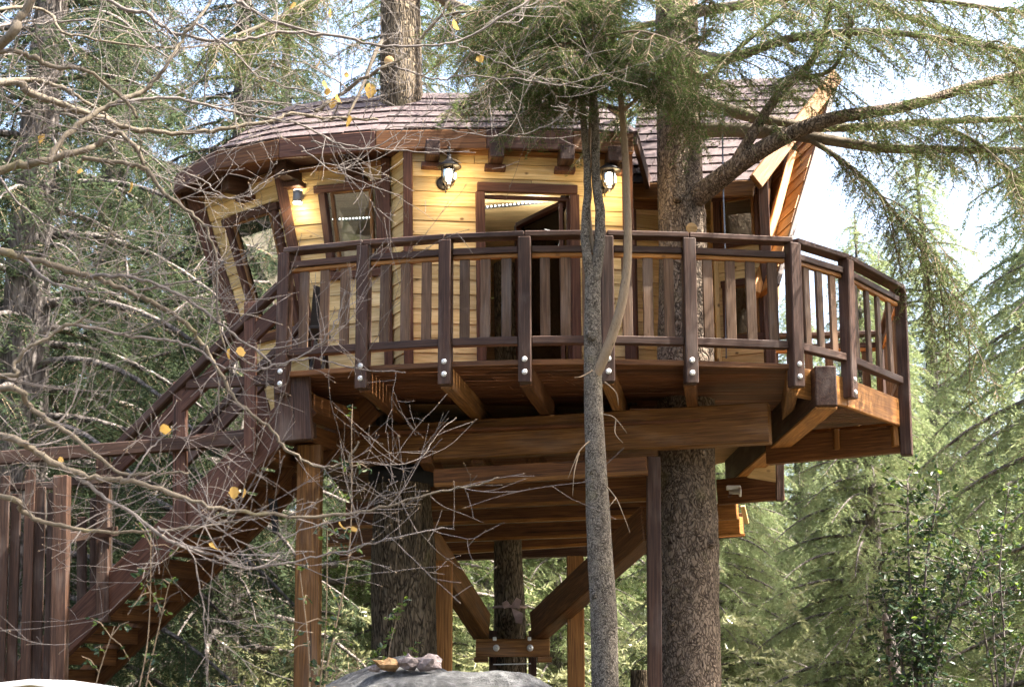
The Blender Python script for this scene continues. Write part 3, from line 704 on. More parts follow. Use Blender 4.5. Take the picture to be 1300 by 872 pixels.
# ------------------------------------------------ eaves and roof
EAVE = [Vector(p) for p in ((-2.75, 17.4, 0), (-3.28, 15.75, 0), (-3.30, 14.78, 0), (-2.76, 14.04, 0), (-2.13, 13.72, 0), (-1.23, 13.50, 0), (-0.23, 13.46, 0), (0.55, 13.50, 0), (1.10, 13.58, 0))]
ZE = 4.96+EYE
TOPR = []
Cn = Vector((-0.4, 16.6, 0))
for p in EAVE:
    d = (Cn-p); d.normalize(); TOPR.append(p+d*0.80)
roof = add('roof', mesh('roof', [p+Vector((0, 0, ZE-0.02)) for p in EAVE]+[p+Vector((0, 0, ZE+0.63)) for p in TOPR]+[Cn+Vector((0.6, 0, ZE+0.72)), Vector((1.25, 14.6, ZE+0.6))],
        [[i, i+1, len(EAVE)+i+1, len(EAVE)+i] for i in range(len(EAVE)-1)]+[[len(EAVE)+i, len(EAVE)+i+1, 2*len(EAVE)] for i in range(len(EAVE)-1)]+[[2*len(EAVE)-1, 2*len(EAVE)+1, 2*len(EAVE)]], 'shingle'), cab)
for i in range(len(EAVE)-1):
    a, b = EAVE[i], EAVE[i+1]
    rr = [0, 0]
    drop0 = (max(0, 15.0-a.y) and 0)
    beam('fascia', a+Vector((0, 0, ZE)), b+Vector((0, 0, ZE)), 0.05, 0.185, 'red_wood' if i % 2 else 'trim_wood', roof, anchor='t', c=0.008)
# soffit boards from the fascia to the wall heads
wallhead = [Df.tl, lerp(Df.tl, Df.tr, 0.6), Cf.tl, lerp(Cf.tl, Cf.tr, 0.5), Bf.tl, Bf.tr, F.tl, lerp(F.tl, F.tr, 0.7), F.tr]
for i in range(len(EAVE)-1):
    z = ZE-0.13
    q = [Vector((p.x, p.y, z)) for p in (EAVE[i], EAVE[i+1], wallhead[i+1]+Vector((0, .12, 0)), wallhead[i]+Vector((0, .12, 0)))]
    hexa('soffit', q+[p+Vector((0, 0, 0.02)) for p in q], 'trim_wood', roof)
# rafter tails under the eaves
for f, u, v in ((F, 548, 205), (F, 628, 200), (F, 716, 200), (F, 776, 202), (Bf, 447, 205), (Cf, 300, 222), (Bf, 372, 207)):
    a, r = f.px(u, v); q = f.pt(a, 0.965, 0.0); nn = Vector((f.n.x, f.n.y, 0)).normalized()
    beam('rafter_tail', q-nn*0.05, q+nn*0.26, 0.13, 0.15, 'dark_wood', roof, c=0.01)
    beam('rafter_pad', q-nn*0.03+Vector((0.0, 0, -0.078)), q+nn*0.09+Vector((0.0, 0, -0.078)), 0.19, 0.05, 'trim_wood', roof, anchor='t')
for f in (F, Bf, Cf): trim(f, (0.02, 0.985), (0.98, 0.985), 0.05, 0.03, 'beam_wood', roof, 0.035, 'head_trim')
# shingles
rnd = random.Random(21)
def shingles(f4, rows, tabw, lift=0.0):
    bl, br, tr, tl = f4; n = (br-bl).cross(tl-bl).normalized()
    if n.z < 0: n = -n
    for j in range(rows):
        t0, t1 = j/rows, min(1.03, (j+1.18)/rows)
        A0, B0, A1, B1 = lerp(bl, tl, t0), lerp(br, tr, t0), lerp(bl, tl, t1), lerp(br, tr, t1)
        m = max(1, round((B0-A0).length/tabw)); shift = 0.5 if j % 2 else 0.0
        cutsx = [0.0]+[(k+shift)/m for k in range(m+1) if 0.03 < (k+shift)/m < 0.97]+[1.0]
        for k in range(len(cutsx)-1):
            x0, x1 = cutsx[k]+0.003, cutsx[k+1]-0.003; h_ = 0.024+rnd.uniform(0, 0.010); dz = rnd.uniform(-0.012, 0.012)
            p = [lerp(A0, B0, x0), lerp(A0, B0, x1), lerp(A1, B1, x1), lerp(A1, B1, x0)]
            sl = (tl-bl).normalized()*dz
            q = [p[0]+n*(h_-0.014)+sl, p[1]+n*(h_-0.014)+sl, p[2]+n*0.002, p[3]+n*0.002, p[0]+n*h_+sl, p[1]+n*h_+sl, p[2]+n*0.012, p[3]+n*0.012]
            hexa('shingle', q, 'shingle', roof)
for i in range(2, len(EAVE)-1):
    a, b, c_, d_ = EAVE[i], EAVE[i+1], TOPR[i+1], TOPR[i]
    shingles([a+Vector((0, 0, ZE)), b+Vector((0, 0, ZE)), c_+Vector((0, 0, ZE+0.65)), d_+Vector((0, 0, ZE+0.65))], 6, 0.27)
# hip end at the right of the door wall
hipA, hipB = EAVE[-1]+Vector((0, 0, ZE)), Vector((1.30, 14.5, 4.80+EYE))
beam('barge_board', hipA+Vector((0.02, 0, -0.03)), hipB+Vector((0.02, 0, -0.03)), 0.045, 0.15, 'dark_wood', roof)
shingles([hipA, hipB, Vector((1.25, 14.9, ZE+0.5)), TOPR[-1]+Vector((0, 0, ZE+0.65))], 5, 0.25)
# wing roof on the right
eL, eR = Vector((1.05, 14.55, 4.80+EYE)), Vector((2.26, 14.02, 4.66+EYE))
tp, tL = P(1058, 99, 15.5), P(820, 108, 16.0)
hexa('roof_panel', [eL, eR, tp, tL]+[p-Vector((0, -0.02, 0.05)) for p in (eL, eR, tp, tL)], 'trim_wood', roof)
shingles([eL, eR, tp, tL], 13, 0.30)
beam('fascia', eL+Vector((0, -0.01, 0)), eR+Vector((0, -0.01, 0)), 0.05, 0.15, 'beam_wood', roof, anchor='t')
beam('fascia', Vector((1.10, 14.58, 4.70+EYE)), Vector((1.75, 14.6, 4.68+EYE)), 0.05, 0.13, 'red_wood', roof, anchor='t')
bd = (tp-eR).normalized()
beam('barge_board', eR-bd*0.03+Vector((0.02, -0.02, 0.0)), tp+bd*0.04+Vector((0.02, -0.02, 0.0)), 0.05, 0.15, 'beam_wood', roof, up=(-0.6, -0.2, 0.9))
# leaning flank of the wing, boarded inside and shingled outside
q0, q1 = P(986, 360, 13.95), tp+Vector((0.03, 0, -0.05))
w0, w1 = P(944, 395, 14.9), P(982, 178, 15.6)
ox = Vector((.05, 0, 0))
hexa('gable_infill', [Wf.pt(0.98, 0.2, -0.01), w0+Vector((0, .05, -.1)), w1+Vector((0, .05, 0)), Wf.pt(0.98, 1.0, -0.01)]+[q+Vector((0.02, 0.03, 0)) for q in (Wf.pt(0.98, 0.2, -0.01), w0+Vector((0, .05, -.1)), w1+Vector((0, .05, 0)), Wf.pt(0.98, 1.0, -0.01))], 'red_wood', cab)
nrow = 15
fn = (q1-q0).cross(w0-q0).normalized(); fn = fn if fn.dot(Vector((-.2, -1, 0))) > 0 else -fn
fk = beam('flank_edge', lerp(q0, q1, -0.01)-fn*0.0, q1+Vector((0, 0, 0.02)), 0.06, 0.05, 'dark_wood', cab, up=fn, off=0.0)
for k in range(nrow):
    t0, t1 = k/nrow+0.002, (k+1)/nrow-0.002
    A, B, C_, D_ = lerp(q0, q1, t0), lerp(q0, q1, t1), lerp(w0, w1, t1), lerp(w0, w1, t0); o_ = fn*(0.030+0.006*(k % 3)); e_ = fn*-0.02
    hexa('board', [A+e_, D_+e_, C_+e_, B+e_, A+o_, D_+o_, C_+o_, B+o_], 'orange_wood', fk)
ra, rb_ = lerp(lerp(q0, q1, -0.01), lerp(w0, w1, -0.01), 0.42), lerp(lerp(q0, q1, 0.72), lerp(w0, w1, 0.72), 0.42)
beam('rafter', ra+fn*0.07, rb_+fn*0.07, 0.085, 0.08, 'orange_wood', fk, up=fn)


# ================================================================== lamps on the wall
def lantern(u, v, label):
    a, r = F.px(u, v); base = F.pt(a, r, 0.022); nn = Vector((0.0, -1, 0))
    t = thing('wall_lantern', base, label, 'lantern', 'lanterns on the cabin wall')
    c = base+Vector((0.035, -0.17, 0.06))
    M = Matrix.Translation(c)
    lathe('wall_plate', [(0.066, 0.0), (0.064, 0.014), (0.045, 0.024), (0.001, 0.026)], 'lamp_black', t, axisM(base+Vector((-0.02, 0, -0.035)), F.n))
    tb = Tubes(); pts = smooth_line([base+Vector((-0.02, -0.02, -0.05)), base+Vector((0.0, -0.10, -0.09)), c+Vector((-0.02, 0.10, -0.05)), c+Vector((-0.015, 0.05, 0.14)), c+Vector((0, 0.0, 0.19)), c+Vector((0, -0.01, 0.13))])
    tb.add(pts, [0.010]*len(pts), 8); tb.build('arm', 'lamp_black', t)
    tb = Tubes(); tb.add([base+Vector((-0.005, -0.05, -0.02)), base+Vector((0.0, -0.05, -0.14))], [0.009, 0.006], 8); tb.build('stem', 'lamp_black', t)
    lathe('cap', [(0.108, -0.002), (0.112, 0.004), (0.085, 0.03), (0.05, 0.055), (0.022, 0.085), (0.016, 0.11), (0.02, 0.12), (0.002, 0.13)], 'lamp_black', t, M)
    lathe('glass_jar', [(0.064, 0.0), (0.066, -0.04), (0.064, -0.10), (0.052, -0.14), (0.03, -0.165)], 'lamp_glass', t, M)
    lathe('bulb', [(0.010, -0.005), (0.036, -0.02), (0.042, -0.05), (0.036, -0.10), (0.022, -0.135), (0.004, -0.145)], 'bulb', t, M)
    lathe('base_cup', [(0.012, -0.20), (0.024, -0.175), (0.04, -0.15), (0.038, -0.142)], 'lamp_black', t, M)
    for k in range(4):
        an = k*math.pi/2+0.5; cs = Vector((math.cos(an), math.sin(an), 0))
        tb = Tubes(); tb.add([c+cs*0.071, c+cs*0.073+Vector((0, 0, -0.09)), c+cs*0.036+Vector((0, 0, -0.17))], [0.004]*3, 6); tb.build('cage_bar', 'lamp_black', t)
    ld = bpy.data.lights.new('lantern_light', 'POINT'); ld.energy = 1.1; ld.color = (1.0, 0.74, 0.40); ld.shadow_soft_size = 0.05
    lo = bpy.data.objects.new('lantern_light', ld); put(lo, t, Matrix.Translation(c+Vector((0.0, -0.02, -0.25))))
    ld2 = ld.copy(); ld2.energy = 0.7; lo2 = bpy.data.objects.new('lantern_light', ld2); put(lo2, t, Matrix.Translation(c+Vector((0.09, 0.0, -0.08))))
lantern(566, 229, 'lit black lantern hanging on the yellow wall beside the short corner return')
lantern(767, 233, 'lit black lantern on the yellow wall next to the dark corner post')
a, r = Bf.px(383, 249); base = Bf.pt(a, r, 0.02)
t = thing('wall_spotlight', base, 'small grey cylinder spotlight shining up and down beside the window', 'spotlight')
c = base+Bf.n*0.07
lathe('housing', [(0.043, -0.055), (0.046, -0.05), (0.046, 0.05), (0.043, 0.055)], 'lamp_grey', t, Matrix.Translation(c))
lathe('lens', [(0.038, -0.068), (0.042, -0.0555)], 'bulb', t, Matrix.Translation(c)); lathe('lens', [(0.042, 0.0555), (0.036, 0.066)], 'bulb', t, Matrix.Translation(c))
beam('bracket', base-Bf.n*0.01, c, 0.04, 0.05, 'lamp_grey', t)
for dz in (-0.14, 0.14):
    ld = bpy.data.lights.new('spotlight_light', 'POINT'); ld.energy = 0.8; ld.color = (1.0, 0.80, 0.48); ld.shadow_soft_size = 0.03
    put(bpy.data.objects.new('spotlight_light', ld), t, Matrix.Translation(c+Vector((0, 0, dz))))
# ================================================================== small things
tb = Tubes(); pts = smooth_line([P(917, 138, 13.72), P(918, 230, 13.70), P(921, 330, 13.68), P(922, 455, 13.66)]); tb.add(pts, [0.007]*len(pts), 6)
tag(tb.build('hanging_cable', 'wire'), 'thin grey cable hanging in front of the wing window beside the trunk', 'cable')
# black strap hanging under the stairs
hx = [P(340, 632, 13.5), P(350, 634, 13.5), P(352, 676, 13.5), P(346, 674, 13.5)]
tag(hexa('hanging_strap', hx+[q+Vector((0.01, 0.03, 0)) for q in hx], 'black_cloth'), 'black strap dangling beneath the stairs next to the square post', 'strap')
# ribbon tied on the rear trunk
rb = thing('ribbon', P(647, 770, 17.4), 'pale ribbon tied round the slim rear trunk between the braces', 'ribbon')
tb = Tubes()
pts = [TRX+Vector((0.185*math.cos(g), 0.185*math.sin(g), 0.08)) for g in np.linspace(0, 2*math.pi, 20)]
tb.add(pts, [0.014]*20, 6); tb.build('band', 'ribbon', rb)
for dx, dz in ((-0.10, 0.03), (0.11, 0.06)):
    k0 = P(649, 769, 17.38); q = [k0, k0+Vector((dx*0.5, -0.03, dz+0.03)), k0+Vector((dx, -0.02, dz)), k0+Vector((dx*0.8, 0, -0.03))]
    hexa('bow', q+[p+Vector((0, 0.012, 0.004)) for p in q], 'ribbon', rb)
q = [P(649, 771, 17.38), P(664, 778, 17.38), P(663, 792, 17.36), P(655, 790, 17.36)]
hexa('tail', q+[p+Vector((0, 0.012, 0)) for p in q], 'ribbon', rb)
# shoe-shaped dark chair back seen through the balusters
ch = thing('deck_chair', (-1.62, 13.5, ZD), 'dark folding chair standing on the deck behind the railing by the stairs', 'chair')
cx, cy = PX(405, 13.35, 4.6), 13.35
for s in (-1, 1):
    beam('leg', (cx+s*0.05, cy-0.2, ZD), (cx+s*0.05, cy+0.22, ZD+0.45), 0.03, 0.03, 'lamp_black', ch); beam('leg', (cx+s*0.07, cy+0.22, ZD), (cx+s*0.07, cy-0.2, ZD+0.45), 0.03, 0.03, 'lamp_black', ch)
beam('seat', (cx-0.06, cy, ZD+0.46), (cx+0.08, cy, ZD+0.46), 0.42, 0.03, 'lamp_black', ch)
hexa('backrest', [(cx-0.055, cy-0.2, ZD+0.47), (cx+0.055, cy-0.2, ZD+0.47), (cx+0.06, cy-0.23, ZD+0.80), (cx-0.03, cy-0.23, ZD+0.83), (cx-0.055, cy-0.17, ZD+0.47), (cx+0.055, cy-0.17, ZD+0.47), (cx+0.06, cy-0.20, ZD+0.80), (cx-0.03, cy-0.20, ZD+0.83)], 'lamp_black', ch)
# little roofed board in the foreground corner
hb = thing('notice_hutch', (-2.0, 6.3, 0.25), 'pale wooden hutch with a white metal ridge capping in front of the fence', 'hutch')
p0, p1, p2 = P(-60, 874, 6.3), P(44, 862, 6.3), P(150, 877, 6.3)
for A, B in ((p0, p1), (p1, p2)):
    beam('capping', A+Vector((0, 0.25, 0.0)), B+Vector((0, 0.25, 0.0)), 0.6, 0.022, 'white_metal', hb, anchor='t')
xs = np.linspace(p0.x+0.03, p2.x-0.03, 8)
for k in range(7):
    def top(x): return (lerp(p0.z, p1.z, (x-p0.x)/(p1.x-p0.x)) if x < p1.x else lerp(p1.z, p2.z, (x-p1.x)/(p2.x-p1.x)))-0.022
    x0, x1 = xs[k]+0.003, xs[k+1]-0.003; zb = ground_h(x0, 6.3)-0.05
    q = [Vector((x0, 6.3, zb)), Vector((x1, 6.3, zb)), Vector((x1, 6.3, top(x1))), Vector((x0, 6.3, top(x0)))]
    hexa('plank', q+[p-Vector((0, 0.03, 0)) for p in q], 'pale_wood', hb)
    hexa('plank', [p+Vector((0, 0.50, 0)) for p in q]+[p+Vector((0, 0.47, 0)) for p in q], 'pale_wood', hb)
# ================================================================== rocks
def rock(name, c, size, mat, seed, label, sub=3, rough=0.22, group=None, flat=False):
    import bmesh
    bm = bmesh.new(); bmesh.ops.create_icosphere(bm, subdivisions=sub, radius=1.0)
    from mathutils import noise
    for v in bm.verts:
        d = noise.noise(v.co*1.3+Vector((seed*3.1, seed, 0)))*rough*1.6+noise.noise(v.co*3.1+Vector((seed, 0, seed)))*rough*0.7+noise.noise(v.co*8+Vector((0, seed, 0)))*rough*0.22
        v.co *= 1+d
        v.co = Vector((v.co.x*size[0], v.co.y*size[1], v.co.z*size[2]))
    me = bpy.data.meshes.new(name); bm.to_mesh(me); bm.free(); me.materials.append(MATS[mat])
    if not flat: me.polygons.foreach_set('use_smooth', [True]*len(me.polygons))
    o = add(name, me, None, Matrix.Translation(Vector(c)))
    return tag(o, label, 'rock', group)
bp_ = P(548, 852, 10.4)
rock('boulder', (bp_.x, 10.75, bp_.z-0.50), (1.12, 0.75, 0.52), 'boulder_stone', 3, 'large pale grey boulder on the ground before the rugged trunk', 6, 0.16)
for u, v, s, m_, sd_, lb in ((493, 843.5, (0.082, 0.06, 0.040), 'ochre_stone', 1, 'ochre angular stone lying on the pale boulder'), (518, 841, (0.075, 0.06, 0.045), 'mauve_stone', 5, 'pinkish grey stone between two others on the pale boulder'),
                          (544, 842, (0.085, 0.06, 0.050), 'mauve_stone', 8, 'mauve grey pointed stone beside the square post foot on the boulder'), (476, 848, (0.05, 0.04, 0.022), 'mauve_stone', 11, 'small flat stone at the edge of the row on the boulder'),
                          (612, 860, (0.05, 0.04, 0.03), 'mauve_stone', 13, 'lone small brown stone on the boulder under the collar')):
    rock('stone', P(u, v, 10.55), s, m_, sd_, lb, 2, 0.42, flat=True)
# ================================================================== trees
def unit(a): return a/np.maximum(np.linalg.norm(a, axis=-1, keepdims=True), 1e-9)
def twig_points(O, D, L, droop, t):
    # points at parameter t (m,) for n twigs -> (n,m,3), and tangents
    t = t[None, :, None]; Lc = L[:, None, None]
    p = O[:, None, :]+D[:, None, :]*Lc*t
    p[..., 2] -= (Lc*droop*t*t)[..., 0]
    tg = D[:, None, :]*np.ones_like(t)*1.0; tg = np.repeat(tg, 1, axis=1).copy(); tg[..., 2] -= (2*droop*t)[..., 0]
    return p, unit(tg)
def needles(O, D, L, droop, step, nl, nw, rng, k=2, flat=0.35):
    out = []; m = int(math.ceil(L.max()/step))
    for j in range(m):
        sel = L > (j+0.3)*step
        if not sel.any(): break
        o, d, l = O[sel], D[sel], L[sel]; n = len(o)
        tt = np.clip(((j+rng.random(n))*step)/l, 0, 1)
        p = o+d*(l*tt)[:, None]; p[:, 2] -= l*droop*tt*tt
        tg = d.copy(); tg[:, 2] -= 2*droop*tt; tg = unit(tg)
        for _ in range(k):
            r = unit(rng.normal(size=(n, 3))); r = unit(r-tg*(r*tg).sum(1)[:, None])
            r[:, 2] *= flat; r = unit(r)
            nd = unit(tg*rng.uniform(0.35, 0.95, (n, 1))+r)
            ln = nl*rng.uniform(0.7, 1.2, (n, 1))
            sd_ = unit(np.cross(nd, rng.normal(size=(n, 3))))*nw*0.5
            out.append(np.stack([p-sd_, p+sd_, p+nd*ln], 1))
    return np.concatenate(out) if out else np.zeros((0, 3, 3))
def ribbons(O, D, L, droop, w_, rng):
    out = []; n = len(O); s = unit(np.cross(D, rng.normal(size=(n, 3))))*w_
    p = [O+D*(L*t)[:, None]-np.array([0, 0, 1.0])*(L*droop*t*t)[:, None] for t in (0, 0.5, 1.0)]
    out.append(np.stack([p[0]-s, p[0]+s, p[1]+s*0.6], 1)); out.append(np.stack([p[0]-s, p[1]+s*0.6, p[1]-s*0.6], 1)); out.append(np.stack([p[1]-s*0.6, p[1]+s*0.6, p[2]], 1))
    return np.concatenate(out)
def side_twigs(line, rng, step, lmin, lmax, droop_dir=-0.35, spread=0.9, fwd=0.6, tip_short=0.5, start=0.12, both=True):
    # twigs along a polyline (m,3)
    seg = np.diff(line, axis=0); ln = np.linalg.norm(seg, axis=1); cum = np.concatenate([[0], np.cumsum(ln)]); T = cum[-1]
    s = np.arange(start*T, T, step)+0.0
    if len(s) == 0: return np.zeros((0, 3)), np.zeros((0, 3)), np.zeros(0)
    s = np.repeat(s, 2 if both else 1); s = np.clip(s+rng.uniform(-step/2, step/2, len(s)), 0, T*0.999)
    idx = np.clip(np.searchsorted(cum, s, side='right')-1, 0, len(seg)-1)
    f = (s-cum[idx])/ln[idx]; p = line[idx]+seg[idx]*f[:, None]; tg = unit(seg[idx])
    up = np.array([0, 0, 1.0]); lat = unit(np.cross(tg, up)+rng.normal(size=tg.shape)*0.02)
    sg = np.where(np.arange(len(s)) % 2 == 0, 1.0, -1.0)[:, None]
    D = unit(tg*fwd*rng.uniform(0.6, 1.4, (len(s), 1))+lat*sg*spread*rng.uniform(0.5, 1.2, (len(s), 1))+up*droop_dir*rng.uniform(0.2, 1.6, (len(s), 1))+rng.normal(size=p.shape)*0.12)
    L = rng.uniform(lmin, lmax, len(s))*(1-(1-tip_short)*(s/T))
    return p, D, L
def conifer_data(seed, H, Rd, z0, nbr, nl, nw, step, tstep, tl=(0.25, 0.75), lift=0.18, drop=0.55, top_pow=0.85, k=2):
    rng = np.random.default_rng(seed); N, Wd = [], []; tb = Tubes()
    for i in range(nbr):
        f = (i+rng.uniform(0, 1))/nbr; h = z0+(H-z0-0.3)*f
        az = i*2.39996+rng.uniform(-0.4, 0.4); Lb = max(0.35, Rd*(1-f)**top_pow*rng.uniform(0.65, 1.1))
        t = np.linspace(0, 1, 9); r = Lb*t; wob = rng.uniform(-0.12, 0.12)
        line = np.stack([np.cos(az+wob*t)*r, np.sin(az+wob*t)*r, h+Lb*(lift*t-drop*t*t*rng.uniform(0.7, 1.2))], 1)
        pts = [Vector(q) for q in line]; rb = 0.012+0.016*Lb
        tb.add(pts, [rb*(1-0.85*x)+0.003 for x in t], 4, False)
        O, D, L = side_twigs(line, rng, tstep, *tl)
        if len(O) == 0: continue
        N.append(needles(O, D, L, 0.30, step, nl, nw, rng, k)); Wd.append(ribbons(O, D, L, 0.30, 0.006, rng))
        # second order: short drooping sprays
        m = rng.integers(0, len(O), len(O)); tt = rng.uniform(0.3, 0.95, len(m))
        O2 = O[m]+D[m]*(L[m]*tt)[:, None]; O2[:, 2] -= L[m]*0.30*tt*tt
        D2 = unit(D[m]*0.6+rng.normal(size=O2.shape)*0.55+np.array([0, 0, -0.55])); L2 = L[m]*rng.uniform(0.35, 0.7, len(m))
        N.append(needles(O2, D2, L2, 0.35, step, nl, nw, rng, k))
    # leader
    O = np.tile(np.array([[0, 0, H-0.8]]), (10, 1)); D = unit(np.c_[rng.normal(size=(10, 2))*0.25, np.ones(10)]); N.append(needles(O, D, np.full(10, 0.8), 0, step, nl, nw, rng, k))
    tr = Tubes(); zs = np.linspace(-0.5, H, 14)
    tr.add([Vector((0.05*math.sin(z*0.7+seed), 0.05*math.cos(z*0.5), z)) for z in zs], [max(0.02, 0.021*H*(1-z/H)**0.8) for z in np.clip(zs, 0, H)], 10)
    return tr, tb, np.concatenate(N), np.concatenate(Wd)
class TreeKind:
    def __init__(s, name, label, group, data, nmat, bmat):
        s.name, s.label, s.group = name, label, group; tr, tb, N, Wd = data; s.ntri = len(N)
        s.m_tr = mesh('trunk', tr.v, tr.f, bmat, True); s.m_br = mesh('branches', tb.v, tb.f, bmat, True)
        s.m_n = soup('crown', N, nmat, link=False); s.m_w = soup('twigs', Wd, 'stem_bark', link=False)
    def place(s, x, y, rot, sc, label=None, sz=1.0, group=None):
        M = Matrix.Translation((x, y, ground_h(x, y)-0.05))@Matrix.Rotation(rot, 4, 'Z')@Matrix.Diagonal((sc, sc, sc*sz, 1))
        o = bpy.data.objects.new(s.name, None); put(o, None, M); tag(o, label or s.label, 'tree', group or s.group)
        for nm, me in (('trunk', s.m_tr), ('branches', s.m_br), ('crown', s.m_n), ('twigs', s.m_w)): add(nm, me, o, M)
        return o
import time as _t; _T0 = _t.time()
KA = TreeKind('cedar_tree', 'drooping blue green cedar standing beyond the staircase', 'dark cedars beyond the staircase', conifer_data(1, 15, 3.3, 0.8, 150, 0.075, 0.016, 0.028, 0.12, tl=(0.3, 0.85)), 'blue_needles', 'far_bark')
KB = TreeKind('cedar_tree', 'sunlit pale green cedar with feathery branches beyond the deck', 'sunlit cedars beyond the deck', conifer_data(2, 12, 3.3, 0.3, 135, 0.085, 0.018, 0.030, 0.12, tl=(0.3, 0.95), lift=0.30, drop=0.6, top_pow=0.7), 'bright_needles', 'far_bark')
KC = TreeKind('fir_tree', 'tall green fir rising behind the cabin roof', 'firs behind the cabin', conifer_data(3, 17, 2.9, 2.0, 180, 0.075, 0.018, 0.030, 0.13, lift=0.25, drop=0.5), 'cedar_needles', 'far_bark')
for x, y, r, s_ in ((-5.35, 17.0, 0.3, 1.05), (-3.9, 21.5, 1.7, 0.95), (-8.2, 19.5, 2.2, 1.05), (-6.6, 25.0, 4.0, 1.15), (-10.5, 27.0, 5.0, 1.2), (-4.4, 29.0, 0.9, 1.05), (-9.0, 34, 2.9, 1.2), (-13.5, 33, 1.2, 1.2)):
    KA.place(x, y, r, s_)
for x, y, r, s_ in ((7.7, 19.0, 0.4, 1.0), (5.0, 22.0, 2.0, 0.60), (3.0, 24.5, 3.3, 0.55), (9.0, 23.5, 1.1, 1.10), (6.6, 27.5, 4.4, 0.68), (4.2, 31, 5.1, 0.72), (11.5, 29, 2.7, 1.2), (9.2, 34, 0.2, 1.05), (7.0, 38, 3.9, 0.85), (0.7, 27.0, 5.5, 0.6), (-1.5, 26.0, 2.4, 0.6), (-2.6, 31, 1.0, 0.7), (1.9, 36, 0.2, 0.75), (14, 37, 0.2, 1.2)):
    KB.place(x, y, r, s_)
rp_ = random.Random(31)
for k in range(34):
    y = rp_.uniform(40, 62); x = rp_.uniform(-0.62, 0.62)*y; q = x/y
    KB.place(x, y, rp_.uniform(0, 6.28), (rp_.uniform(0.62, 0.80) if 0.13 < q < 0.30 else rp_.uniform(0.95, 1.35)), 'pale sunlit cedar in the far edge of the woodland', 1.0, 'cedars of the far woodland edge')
for x, y, r, s_ in ((-14, 20, 1, 1), (-18, 23, 2, 1.1), (-17, 17, 3, 1), (-22, 27, 4, 1.2), (-24, 19, 5, 1.1), (-15, 12, 0, 1), (-20, 13, 1.5, 1.1)):
    KA.place(x, y, r, s_, 'dense cedar at the side of the clearing beyond the fence', 1.0, 'cedars beside the clearing')
for x, y, r, s_ in ((-1.8, 24.5, 0.5, 0.95), (1.4, 29.0, 2.6, 1.05), (-0.4, 36.0, 1.2, 1.15)):
    KC.place(x, y, r, s_)
for x, y, r, s_, z_ in ((6.0, 10.2, 0.5, 0.78, 1.75), (5.6, 6.6, 2.1, 0.80, 1.75), (5.2, 3.0, 4.0, 0.8, 1.7)):  # unseen stretched firs, added to keep direct sun off the foreground
    KC.place(x, y, r, s_, 'slender very tall fir added out of view beside the clearing to shade the deck', z_, 'firs round the clearing')
for x, y, r, s_ in ((-6, -7, 0.5, 1.0), (0.5, -12, 2.6, 1.05), (6.5, -8, 1.2, 0.95), (-12, -12, 3.0, 1.1), (12, -14, 4.0, 1.1), (-14, 4, 2.0, 1.1), (15, 6, 2.0, 1.1)):
    KC.place(x, y, r, s_, 'tall fir of the forest across the clearing facing the cabin', 1.0, 'firs round the clearing')
print('conifers', KA.ntri, KB.ntri, KC.ntri, round(_t.time()-_T0, 1))

# ------------------------------------------------ big trunks that pass through the platform
from mathutils import noise as MN
def trunk_mesh(name, line, rad, mat, parent, sides=40, sub=10, rough=0.06):
    pts = smooth_line(line, sub); n = len(pts); rr = []
    for i in range(n):
        f = i/(n-1)*(len(rad)-1); k = min(int(f), len(rad)-2); rr.append(lerp(rad[k], rad[k+1], f-k))
    vs, fs = [], []
    for i in range(n):
        for k in range(sides):
            g = 2*math.pi*k/sides; d = Vector((math.cos(g), math.sin(g), 0)); q = pts[i]+d*rr[i]
            q = q+d*rr[i]*rough*(MN.noise(Vector((d.x*1.5, d.y*1.5, q.z*0.9)))*1.2+MN.noise(Vector((d.x*7, d.y*7, q.z*4)))*0.45+MN.noise(Vector((d.x*18, d.y*18, q.z*9)))*0.25)
            vs.append(q)
    for i in range(n-1):
        for k in range(sides):
            k2 = (k+1) % sides; fs.append((i*sides+k, i*sides+k2, (i+1)*sides+k2, (i+1)*sides+k))
    fs.append(tuple((n-1)*sides+k for k in range(sides)))
    return add(name, mesh(name, vs, fs, mat, True), parent)
def gp(u, v, Y, dz=None): return P(u, v, Y)
# --- right tree: trunk, limbs, hanging sprays
RT = thing('cedar_tree', (PX(873, 13.95, 1.2), 13.95, 1.1), 'thick grey barked cedar rising through the deck with long limbs over the wing roof', 'tree')
tl = [Vector((PX(876, 13.95, 0.6), 13.95, 0.4)), P(874, 780, 13.95), P(872, 640, 13.95), P(869, 480, 13.95), P(866, 320, 13.97), P(864, 210, 14.0), P(861, 90, 14.05), P(858, -60, 14.1), P(856, -300, 14.2), P(855, -700, 14.3)]
trunk_mesh('trunk', tl, [0.30, 0.272, 0.268, 0.25, 0.228, 0.215, 0.205, 0.19, 0.15, 0.05], 'pine_bark', RT, rough=0.11)
for u, v, r_ in ((893, 655, .035), (886, 660, .02), (852, 790, .022), (905, 690, .03), (861, 700, .018), (880, 745, .02), (848, 620, .02), (850, 400, .02), (858, 250, .03)):
    lathe('branch_stub', [(r_*1.5, -0.06), (r_*1.2, 0.0), (r_*0.9, 0.02), (r_*0.4, 0.012)], 'pine_bark', RT, axisM(P(u, v, 13.70), ((u-873)/40, -1, 0.1)), 12)
for u, v, r_, dd in ((878, 290, 0.046, (0.15, -1, 0.05)),):
    lathe('cut_knot', [(r_*1.15, -0.05), (r_*1.1, 0.012), (r_, 0.018), (0.001, 0.02)], 'cut_wood', RT, axisM(P(u, v, 13.745), dd), 16)
rng = np.random.default_rng(77)
